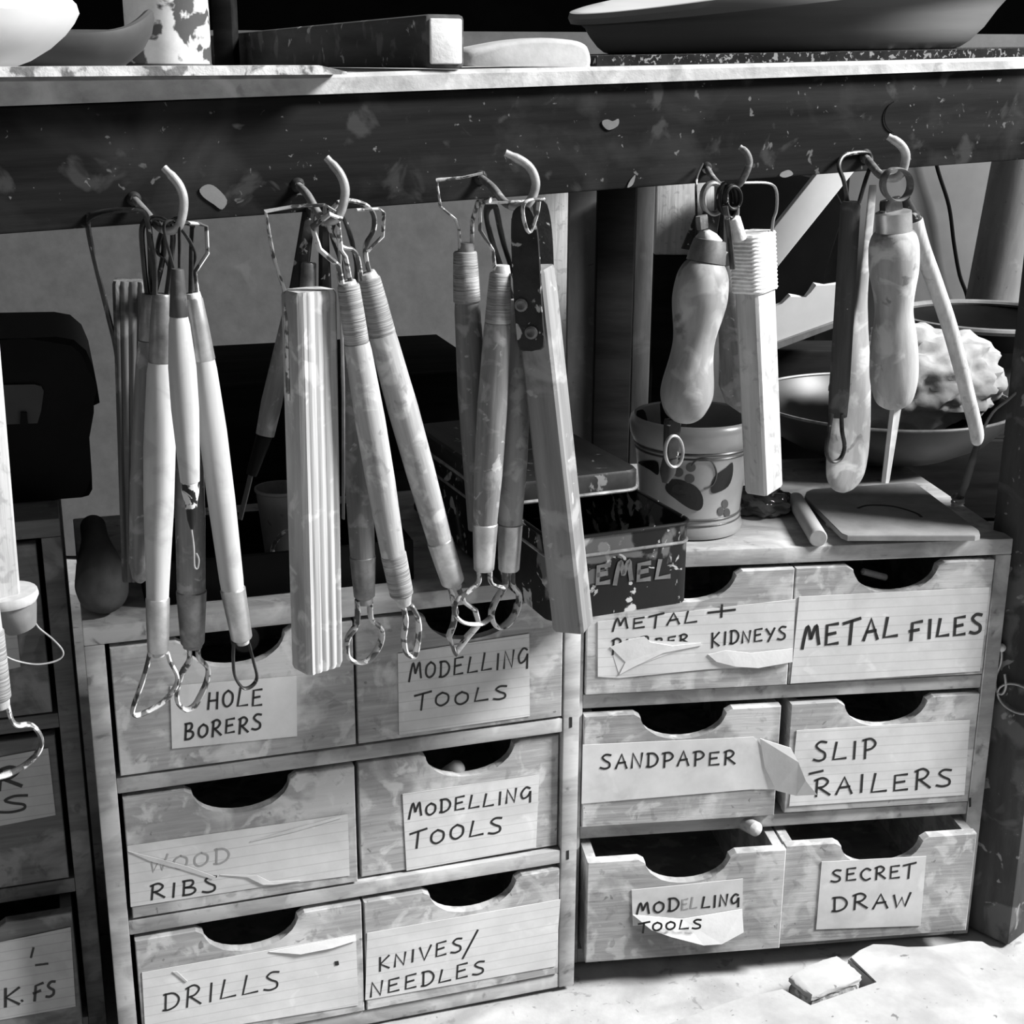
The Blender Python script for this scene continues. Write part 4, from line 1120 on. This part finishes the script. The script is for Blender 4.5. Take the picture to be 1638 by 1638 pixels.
loft(bm, [[Vector((x, y, 0)) for x, y in o_], [Vector((x, y, TH)) for x, y in o_], [Vector((x, y, TH)) for x, y in i_], [Vector((x, y, .002)) for x, y in i_]])
add('body', bm, MT, M['tin'], tin)
add('rim', tube_bm([Vector((x, y, TH)) for x, y in o_], .0011, 8, ref=UP, closed=True), MT, M['tin'], tin)
add('seam', tube_bm([Vector((x, y, TH - .0105)) for x, y in o_], .0009, 8, ref=UP, closed=True), MT, M['rim'], tin)
bm = new()
lo = [(x, y) for x, y in rrect(TW + .003, .15, .009, off=(-.0015, 0))]
LZ = TH + .0015
loft(bm, [[Vector((x, y + .062, LZ)) for x, y in lo], [Vector((x, y + .062, LZ + .0105)) for x, y in lo], [Vector((TW / 2 + (x - TW / 2) * .97, y * .99 + .063, LZ + .012)) for x, y in lo]])
lid = add('lid', bm, MT, [M['tinlid']], tin)
add('lid_bead', tube_bm([Vector((x, y + .062, LZ + .0004)) for x, y in lo], .0011, 8, ref=UP, closed=True), MT, M['rim'], tin)
# embossed letters on the tin's end
bm = new()
I = MT.inverted()
fo, fn = tc_ - tn * 0.0002, -tn
for st in strokes('EMEL', (953, 935), (1070, 922), 33):
    P = [I @ at(x, y, (fo, fn)) for x, y in st]
    ribbon(bm, [(p.x, p.z) for p in P], .0026, -.0006)
for st in strokes('EMEL', (962, 949), (1040, 939), 6):
    P = [I @ at(x, y, (fo, fn)) for x, y in st][:0]
add('embossed_lettering', bm, MT, M['emboss'], tin, smooth=False)

# pot with painted leaves
base = zf(1112, 868, ZB)
pot_c = Vector((base.x, base.y, ZB + .0006)) + Vector((0.0, 0.034, 0))
kp = px(pot_c)
pot = thing('painted_pot', 'glazed pot painted with dark leaves and berries beside the tin', 'pot', pot_c)
HP = 0.073
PR = [(0, .030), (.0005, .0345), (.004, .0355), (.008, .0338), (.012, .0332), (.030, .0348), (.048, .0372), (.056, .0384), (.0575, .0398), (.062, .0415), (.068, .0422), (.0715, .0412), (.073, .0392), (.0722, .0375), (.066, .0362), (.03, .032), (.006, .029), (.005, .01)]
sr = 100 * kp / .0422
PRs = [(z, r_ * sr) for z, r_ in PR]
lathe('body', pot_c, PRs, M['glaze'], pot, 56)
def pot_r(z):
    for (z0, r0), (z1, r1) in zip(PRs[:13], PRs[1:13]):
        if z0 <= z <= z1:
            return r0 + (r1 - r0) * (z - z0) / max(z1 - z0, 1e-6)
    return PRs[8][1]
def on_pot(x, y):
    v = ray(x, y)
    r_ = PRs[5][1]
    for _ in range(6):
        d0 = EYE - pot_c
        a = v.x ** 2 + v.y ** 2
        b = 2 * (d0.x * v.x + d0.y * v.y)
        c_ = d0.x ** 2 + d0.y ** 2 - r_ * r_
        D_ = max(b * b - 4 * a * c_, 0)
        t_ = (-b - math.sqrt(D_)) / (2 * a)
        p = EYE + v * t_
        r_ = pot_r(min(max(p.z - pot_c.z, 0), .07)) + .0004
    return p
def pot_patch(name, pts, m):
    pts = [(v.x, v.y) for v in crom([(x, y, 0) for x, y in pts], 3, True)]
    c = (sum(p[0] for p in pts) / len(pts), sum(p[1] for p in pts) / len(pts))
    bm = new()
    rings = []
    for f in (1, .66, .33, .03):
        rings.append([on_pot(c[0] + (x - c[0]) * f, c[1] + (y - c[1]) * f) for x, y in pts])
    loft(bm, rings, cap=False)
    o = pot_c.copy()
    add(name, shift(bm, o), Matrix.Translation(o), m, pot, smooth=False)
def ell(cx_, cy_, rx_, ry_, n=14, rot=0):
    return [(cx_ + rx_ * math.cos(a) * math.cos(rot) - ry_ * math.sin(a) * math.sin(rot), cy_ + rx_ * math.cos(a) * math.sin(rot) + ry_ * math.sin(a) * math.cos(rot)) for a in [2 * math.pi * i / n for i in range(n)]]
pot_patch('leaf', [(1065, 775), (1075, 767), (1095, 770), (1115, 780), (1124, 795), (1124, 810), (1116, 817), (1100, 812), (1080, 798), (1066, 786)], M['decor'])
pot_patch('leaf', [(1139, 772), (1148, 758), (1163, 747), (1172, 740), (1172, 760), (1165, 778), (1150, 787), (1138, 788)], M['decor'])
pot_patch('leaf', [(1020, 740), (1034, 737), (1050, 738), (1054, 748), (1052, 760), (1040, 752)], M['decor'])
for x, y in ((1085, 756), (1105, 748), (1103, 766), (1064, 758)):
    pot_patch('berry', ell(x, y, 8, 7), M['berry'])
for x, y in ((1153, 818), (1163, 820), (1160, 806)):
    pot_patch('berry', ell(x, y, 5, 7), M['berry'])
for zz, ww in ((.0555, .0010), (.0525, .0006), (.0128, .0008), (.0092, .0005)):
    r_ = pot_r(zz) + .0002
    add('painted_band', tube_bm([pot_c + Vector((r_ * math.cos(a), r_ * math.sin(a), zz)) for a in [i * math.pi / 28 for i in range(56)]], ww, 6, ref=UP, closed=True), Matrix.Identity(4), M['berry'], pot)
pts = [on_pot(x, y) for x, y in [(1107, 745), (1113, 737), (1126, 734), (1138, 738), (1145, 750), (1146, 762), (1140, 776), (1126, 782)]]
add_tube('painted_tendril', crom(pts, 4), .0005, M['berry'], pot, 6)
# pens standing in the pot
for i, (dx, dy, lx2, h_, m_) in enumerate(((-.028, -.006, -.006, .052, 'soot'), (-.020, .004, .002, .05, 'soot'), (-.012, -.004, .004, .048, 'soot2'))):
    a = pot_c + Vector((dx * .6, dy, .010))
    b = pot_c + Vector((dx + lx2, dy, .076 + i * .004))
    o = add('pen', lathe_bm([(0, .001), (.004, .003), ((b - a).length - .002, .003), ((b - a).length, .0022)], 12), frame(a, Vector((1, 0, 0)), b - a), M[m_])
    tag(o, ('leftmost dark pen standing in the painted pot', 'middle dark pen standing in the painted pot', 'greyer third pen standing in the painted pot')[i], 'pen', 'pens in the pot')
# plate with a slot
z1 = ZB + .0075
def floor_poly(name, poly, z0, z1, m, lab, cat, bev=0.0004):
    o = flat_sheet(name, poly, z0, z1, m, bev)
    return tag(o, lab, cat)
pl = thing('slotted_plate', 'square grey board with a curved slot resting on the right cabinet', 'board', zf(1430, 820, ZB))
def sub_sheet(name, poly, z0, z1, m, parent, bev=.0004):
    o = flat_sheet(name, poly, z0, z1, m, bev)
    Mw = o.matrix_basis.copy()
    o.parent = parent
    o.matrix_basis = world_of(parent).inverted() @ Mw
    return o
sub_sheet('plate', [(1290, 786), (1300, 782), (1455, 772), (1466, 773), (1566, 848), (1568, 855), (1560, 857), (1356, 857), (1346, 853), (1287, 794)], ZB + .0042, z1, M['hard'], pl)
sub_sheet('foot_rib', [(1318, 800), (1455, 787), (1545, 850), (1362, 852)], ZB + .0003, ZB + .0042, M['soot'], pl, 0)
pts = [zf(x, y, z1 + .0001) for x, y in ((1372, 813), (1384, 809), (1402, 808), (1428, 810), (1452, 816), (1468, 822), (1474, 827))]
add_tube('slot', crom(pts, 4), .0011, M['slot'], pl, 6, .35, UP)
a, b = zf(1272, 800, ZB + .0058), zf(1309, 861, ZB + .0058)
o = add('dowel', lathe_bm([(0, .005), (.0006, .0056), ((b - a).length - .0006, .0056), ((b - a).length, .005)], 24), frame(a, UP, b - a), M['dowel'])
tag(o, 'short round dowel lying left of the slotted board', 'dowel')
p = zf(1321, 838, ZB + .0035)
o = add('wood_chip', lathe_bm([(0, .001), (.0015, .0022), (.008, .0024), (.010, .001)], 10), frame(p, UP, Vector((1, -.2, 0))), M['dowel'])
tag(o, 'tiny pale wood chip between the dowel and the slotted board', 'wood chip')
# clear bag of odds and ends
pbg = zf(1222, 826, ZB)
bm = new()
bmesh.ops.create_icosphere(bm, subdivisions=4, radius=1)
for v in bm.verts:
    d_ = v.co.copy()
    n_ = 1 + .28 * noise.noise(d_ * 2.1) + .14 * noise.noise(d_ * 5.0)
    v.co = Vector((d_.x * .0200 * n_, d_.y * .020 * n_, max(d_.z, -.55) * .0100 * n_ + .0058))
    v.co.z = max(v.co.z, 0.0004)
o = add('plastic_bag', bm, Matrix.Translation((pbg.x, pbg.y + .012, ZB + .0003)) @ Matrix.Rotation(.2, 4, 'Z'), M['bag'])
tag(o, 'crumpled glossy plastic bag between the pot and the dowel', 'bag')
# big dark basin behind with cloth in it
bc = Vector((0.277, 1.045, ZB + .0008))
RB = .097
HB = at(1450, 690, YP(bc.y - RB)).z - bc.z
bas = thing('dark_basin', 'wide dark basin standing behind the slotted board', 'basin', bc)
lathe('shell', bc, [(0, .03), (.001, .036), (.12 * HB, .055), (.4 * HB, .078), (.75 * HB, .092), (HB - .001, RB), (HB, RB + .0006), (HB - .0008, RB - .0025), (.7 * HB, .088), (.35 * HB, .07), (.12 * HB, .045), (.1 * HB, .02)], M['bowl'], bas, 72)
add('rim', tube_bm([bc + Vector((RB * math.cos(a), RB * math.sin(a), HB)) for a in [i * math.pi / 36 for i in range(72)]], .0011, 6, ref=UP, closed=True), Matrix.Identity(4), M['bowlrim'], bas)
bm = new()
bmesh.ops.create_icosphere(bm, subdivisions=5, radius=1)
for v in bm.verts:
    d_ = v.co.copy()
    n_ = 1 + .22 * noise.noise(d_ * 1.9 + Vector((3, 1, 2))) + .12 * noise.noise(d_ * 5.5)
    v.co = Vector((d_.x * .062 * n_, d_.y * .045 * n_, d_.z * .040 * n_))
o = add('crumpled_cloth', bm, Matrix.Translation(bc + Vector((.030, .022, HB + .012))), M['cloth'])
tag(o, 'crumpled pale cloth heaped in the dark basin', 'cloth')
cr_ = thing('added_dark_crate', 'dark slatted crate added behind the right cabinet to hide bright floor', 'crate', (0.20, 1.13, 0.0005))  # invented crate, added to keep the gap behind the cabinet dark
for i in range(4):
    add('added_crate_slat', box(new(), (0, 0, 0), (.42, .008, .066), .001), Matrix.Translation((.20, 1.13, .0005 + i * .069)), M['soot'], cr_)
add('added_crate_body', box(new(), (0, 0, 0), (.42, .05, .274), .001), Matrix.Translation((.20, 1.1385, .0005)), M['soot'], cr_)
pan_c = at(1585, 512, YP(1.32))
pan = thing('frying_pan', 'grey rimmed black pan resting behind the cloth', 'pan', pan_c)
lathe('pan_body', pan_c - UP * .02, [(0, .05), (.002, .07), (.022, .084), (.023, .087), (.019, .083), (.004, .06), (.003, .01)], M['black'], pan, 60)
add('pan_rim', tube_bm([pan_c + Vector((.0855 * math.cos(a), .0855 * math.sin(a), .003)) for a in [i * math.pi / 30 for i in range(60)]], .0032, 8, ref=UP, closed=True), Matrix.Identity(4), M['dim'], pan)
o = add('pan_stand', lathe_bm([(0, .06), (.002, .06), (.24, .05), (pan_c.z - .0215, .05)], 32), Matrix.Translation((pan_c.x, pan_c.y, 0)), M['soot2'])
tag(o, 'dark drum carrying the black pan behind the basin', 'drum')

# ---- left: mallet, tray, case
m0, m1 = zf(165, 985, ZA + .018), zf(152, 812, ZA + .030)
m0 = zf(166, 955, ZA + .0145)
m1 = m0 + (zf(150, 850, ZA + .0145) - zf(166, 955, ZA + .0145)).normalized() * .13
L_ = (m1 - m0).length
o = add('wooden_mallet', lathe_bm([(0, .0015), (.0008, .0052), (.0026, .0088), (.0056, .0116), (.010, .0134), (.02, .0142), (.05, .0125), (.08, .0095), (.10, .0078), (L_ - .003, .0075), (L_, .003)], 32), frame(m0, UP, m1 - m0), M['soot2'])
tag(o, 'dark round-ended wooden mallet lying on the left corner of the middle cabinet', 'mallet')
Lx = A.M.to_3x3() @ Vector((1, 0, 0))
Ly = A.M.to_3x3() @ Vector((0, 1, 0))
def on_A(u, v, z):
    return A.M @ Vector((u, v, z))
tr = thing('tool_tray', 'low black tray of odd tools on top of the middle cabinet', 'tray', on_A(0.03, 0.02, HL + .0005))
def mbox(name, u0, v0, z0, u1, v1, z1, m, parent, bev=.0008):
    bm = box(new(), (0, 0, 0), (u1 - u0, v1 - v0, z1 - z0), bev)
    return add(name, bm, A.M @ Matrix.Translation((u0, v0, z0)), m, parent)
zt = HL + .0005
mbox('front_wall', 0.034, 0.020, zt, 0.185, 0.024, zt + .024, M['black'], tr)
mbox('side_wall', 0.034, 0.0242, zt, 0.038, 0.10, zt + .024, M['black'], tr)
mbox('side_wall', 0.181, 0.0242, zt, 0.185, 0.10, zt + .024, M['black'], tr)
mbox('tray_base', 0.0382, 0.0242, zt, 0.1808, 0.10, zt + .003, M['black'], tr)
mbox('back_wall', 0.034, 0.1002, zt, 0.185, 0.104, zt + .024, M['black'], tr)
cp = at(447, 775, YP(0.80))
cp = on_A(0.118, 0.075, zt + .0035)
o = add('paper_cup', lathe_bm([(0, .010), (.0005, .0105), (.040, .0140), (.041, .0150), (.0425, .0150), (.0425, .0138), (.003, .0095)], 28), Matrix.Translation(cp), M['dim'])
tag(o, 'small grey cup standing in the black tray behind the ridged bar', 'cup')
wl = [on_A(0.112, 0.050, zt + .004), on_A(0.108, 0.046, zt + .018), on_A(0.116, 0.040, zt + .030), on_A(0.128, 0.040, zt + .024), on_A(0.130, 0.044, zt + .008), on_A(0.124, 0.050, zt + .0042)]
o = add_tube('spare_loop', crom(wl, 5), .0012, M['wire'], None, 8)
tag(o, 'spare wire cutter loop sticking out of the black tray', 'wire')
# dim wooden box behind the tray
bx = thing('wooden_box', 'dim dark wooden box at the back behind the black tray', 'box', on_A(0.05, 0.26, 0))
for i in range(5):
    mbox('plank', 0.05, 0.245, 0.002 + i * .0702, 0.30, 0.256, 0.002 + i * .0702 + .0695, M['soot'], bx)
mbox('box_shell', 0.05, 0.2565, 0.002, 0.30, 0.40, 0.352, M['soot'], bx)
# black plastic case on the far-left cabinet
pc0 = (Cc.o + Cc.n * -0.035, Cc.n)
def ccp(x, y):
    return at(x, y, pc0)
outl = [(-120, 545), (40, 541), (90, 540), (118, 545), (138, 562), (150, 590), (156, 620), (160, 646), (141, 655), (143, 700), (147, 760), (148, 785), (143, 800), (132, 809), (90, 818), (20, 826), (-120, 845)]
PP = [ccp(x, y) for x, y in outl]
zmin = HC + .0006
oc = PP[0].copy()
Mc = Matrix.Translation(oc) @ Matrix.Rotation(0.311, 4, 'Z')
Ic = Mc.inverted()
case = thing('plastic_case', 'black plastic case with a grey window on the far left cabinet', 'case', oc)
add('shell', prism_bm([((Ic @ p).x, max((Ic @ p).z, zmin - oc.z)) for p in PP], 0, .09, .003), Mc, M['black'], case)
PW = [ccp(x, y) for x, y in [(-90, 617), (55, 614), (66, 617), (70, 625), (66, 655), (60, 676), (-90, 682)]]
add('window_pane', prism_bm([((Ic @ p).x, (Ic @ p).z) for p in PW], -.0016, -.0001), Mc, M['greyplastic'], case, smooth=False)
PL = [ccp(x, y) for x, y in [(33, 658), (43, 658), (45, 679), (32, 680)]]
add('latch', prism_bm([((Ic @ p).x, (Ic @ p).z) for p in PL], -.0034, -.0018), Mc, M['black'], case, smooth=False)

# ---- uprights behind the middle
def upright(name, x0, x1, ytop, ybot, Y, dep, m, lab, cat, x0b=None, x1b=None, zbot=0.001):
    a, b = at(x0, ytop, YP(Y)), at(x1, ytop, YP(Y))
    w = b.x - a.x
    zt_ = 0.5635 - 0.062
    bm = box(new(), (0, 0, 0), (w, dep, a.z - zbot), .001)
    o = add(name, bm, Matrix.Translation((a.x, Y, zbot)), m)
    return tag(o, lab, cat)
upright('plank_upright', 850, 909, 300, 0, 1.30, .012, M['palewood'], 'pale upright plank with a dark mark behind the iron strapped scraper', 'plank')
upright('post_upright', 911, 958, 290, 0, 1.22, .03, M['dim'], 'grey upright post left of the black plank', 'post')
upright('dark_plank', 957, 1018, 290, 0, 1.16, .02, M['soot'], 'black upright plank behind the painted pot', 'plank')
upright('dim_plank_upright', 1019, 1049, 285, 0, 1.20, .02, M['soot2'], 'dim narrow plank just right of the black upright plank', 'plank')
p0 = at(1046, 408, YP(1.28)); p1 = at(1150, 290, YP(1.28))
o = add('pale_panel', box(new(), (0, 0, 0), (p1.x - p0.x, .02, p1.z - p0.z), .002), Matrix.Translation((p0.x, 1.28, p0.z)), M['palewood'])
tag(o, 'pale wooden panel end seen left of the smooth bulb handle', 'panel')
o = add('panel_support', box(new(), (0, 0, 0), (p1.x - p0.x, .03, p0.z - .001), .002), Matrix.Translation((p0.x, 1.28, .0005)), M['soot'])
tag(o, 'dark board holding up the pale panel behind the bulb handle', 'board')
# black box, diagonal bar and jagged foam board
def slab_poly(name, poly, Y, dep, m, lab, cat):
    P = [at(x, y, YP(Y)) for x, y in poly]
    o = P[0].copy()
    return tag(add(name, prism_bm([(p.x - o.x, p.z - o.z) for p in P], 0, dep, .0008), Matrix.Translation(o), m, smooth=False), lab, cat)
slab_poly('black_portfolio', [(1150, 300), (1240, 270), (1330, 290), (1352, 335), (1318, 440), (1300, 560), (1285, 1101), (1185, 1101), (1180, 560), (1150, 420)], 1.24, .03, M['black'], 'black flat case leaning behind the white diagonal bar', 'case')
a, b = at(1345, 262, YP(1.19)), at(1205, 437, YP(1.19))
a = a + (a - b).normalized() * ((0.548 - a.z) / (a - b).normalized().z)
ax = (b - a)
o = add('diagonal_bar', box(new(), (-.0115, -.006, 0), (.0115, .006, ax.length), .001), frame(a, Vector((0, 1, 0)).cross(ax), ax), M['foam'])
tag(o, 'white diagonal bar crossing in front of the black flat case', 'bar')
slab_poly('foam_board', [(1225, 492), (1240, 492), (1252, 487), (1265, 473), (1290, 477), (1297, 468), (1305, 455), (1322, 458), (1360, 452), (1360, 506), (1240, 549), (1225, 553)], 1.17, .012, M['foam'], 'white foam board with a jagged top edge behind the string bound bar', 'board')
slab_poly('board_edge', [(1225, 553), (1240, 549), (1360, 506), (1360, 516), (1240, 560), (1225, 566)], 1.165, .02, M['dim'], 'grey edge strip below the jagged foam board', 'strip')
p = at(1285, 600, YP(1.19))
o = add('support_block', box(new(), (-.05, 0, 0), (.05, .05, at(1285, 562, YP(1.19)).z), .002), Matrix.Translation((p.x, 1.19, 0.0005)), M['soot'])
tag(o, 'dark block carrying the jagged foam board', 'block')
# drainpipe and cable at the right
a, b = at(1640, 235, YP(1.50)), at(1588, 500, YP(1.50))
d_ = (b - a).normalized()
b = a + d_ * (a.z / -d_.z - .002)
o = add('drain_pipe', lathe_bm([(0, .03), ((b - a).length, .03)], 36), frame(a, Vector((1, 0, 0)), b - a), M['dim'])
tag(o, 'grey pipe leaning against the wall at the far right', 'pipe')
pts = [at(x, y, YP(1.575)) for x, y in ((1490, 230), (1501, 275), (1518, 330), (1526, 390), (1535, 440), (1547, 475), (1550, 520))]
o = add_tube('cable', crom(pts, 5), .0022, M['black'], None, 8)
tag(o, 'thin black cable hanging down the grey wall left of the pipe', 'cable')

a, b = at(1362, 240, YP(1.585)), at(1700, 240, YP(1.585))
o = add('grey_panel', box(new(), (0, 0, 0), (b.x - a.x, .02, .56), .001), Matrix.Translation((a.x, 1.585, .0005)), M['pipe'])
tag(o, 'plain mid grey panel standing against the wall behind the cable and pipe', 'panel')

# ---- on the bench leg
t = thing('knotted_twig', 'thin dark twig with a knotted string hanging beside the bench leg', 'twig', at(1560, 720, YP(.86)))
add_tube('twig', [at(x, y, YP(.86)) for x, y in ((1570, 690), (1556, 735), (1544, 775), (1531, 808))], [.0016, .0024, .0024, .0018], M['soot2'], t, 10)
for i in range(3):
    c = at(1532, 796 + 5 * i, YP(.858))
    add_tube('string_knot', [c + Vector((0.0034 * math.cos(a), .0034 * math.sin(a), .0012 * math.sin(a + i))) for a in [j * math.pi / 6 for j in range(12)]], .0009, M['hook_dark'], t, 6, ref=UP, closed=True)
add_tube('string', crom([at(x, y, YP(.858)) for x, y in ((1566, 700), (1588, 660), (1612, 640), (1632, 622))], 4), .0009, M['dim'], t, 8)
LN = Vector((lf - lb)).cross(UP).normalized()
if LN.x > 0:
    LN = -LN
LEGP = (lf + LN * .003, LN)
wl = [at(x, y, LEGP) for x, y in ((1602, 1036), (1601, 1060), (1592, 1085), (1594, 1105), (1603, 1110), (1609, 1098), (1607, 1078))]
t = thing('pin_hook', 'small wire hook with a pale bead head on the bench leg', 'hook', wl[0])
add_tube('wire', crom(wl, 4), .0009, M['wire_thin'], t, 8)
bm = new(); bmesh.ops.create_uvsphere(bm, u_segments=14, v_segments=10, radius=.0028)
add('bead', bm, Matrix.Translation(wl[0]), M['foam'], t)
c = at(1628, 1118, LEGP)
o = add('wire_ring', shift(tube_bm([c + (lf - lb).normalized() * (.014 * math.cos(a)) + UP * (.0095 * math.sin(a)) for a in [i * math.pi / 14 for i in range(28)]], .0008, 8, ref=LN, closed=True), c), Matrix.Translation(c), M['wire_thin'])
tag(o, 'thin wire ring on the bench leg right of the bead headed hook', 'ring')

# ---- bits seen in the drawers
d, pull, u0, z0 = A.drawers[(1, 1)]
h1 = A.hit(738, 1224, -.012); a = A.M @ Vector((h1.x, .012, h1.z)); b = A.M @ Vector((h1.x - .045, .05, z0 + .008))
o = add('modelling_stick', lathe_bm([(0, .0015), (.001, .004), (.003, .0052), ((b - a).length - .002, .0052), ((b - a).length, .001)], 16), frame(a, UP, b - a), M['hard'])
tag(o, 'rounded stick end showing in the cutout of the second row modelling tools drawer', 'stick')
h1 = Bc.hit(1212, 1326, .010); a = Bc.M @ Vector((h1.x, -.012, h1.z)); b = Bc.M @ Vector((h1.x - .03, .09, h1.z - .02))
o = add('rolled_paper', lathe_bm([(0, .001), (.0008, .003), (.003, .0048), ((b - a).length - .002, .0048), ((b - a).length, .003)], 20), frame(a, UP, b - a), M['palewood'])
tag(o, 'pale rounded roll lying in the open drawer with the peeling label', 'roll')
h1 = Bc.hit(1405, 924, .003); a = Bc.M @ Vector((h1.x - .006, .010, h1.z)); b = Bc.M @ Vector((h1.x + .012, .012, h1.z - .006))
o = add('file_handle', lathe_bm([(0, .001), (.001, .0022), ((b - a).length - .001, .0022), ((b - a).length, .001)], 12), frame(a, UP, b - a), M['dim'])
tag(o, 'small grey stick in the cutout of the metal files drawer', 'stick')
h1 = A.hit(398, 1035, -.01)
pz = A.M @ Vector((h1.x, .022, h1.z))
o = add('hole_borer', lathe_bm([(0, .001), (.0004, .0075), (.003, .0085), (.0045, .007), (.0045, .002), (.03, .002)], 24), frame(pz, UP, A.M.to_3x3() @ Vector((0, 1, -.25))), M['dim'])
tag(o, 'round headed borer showing in the cutout of the top left drawer', 'borer')
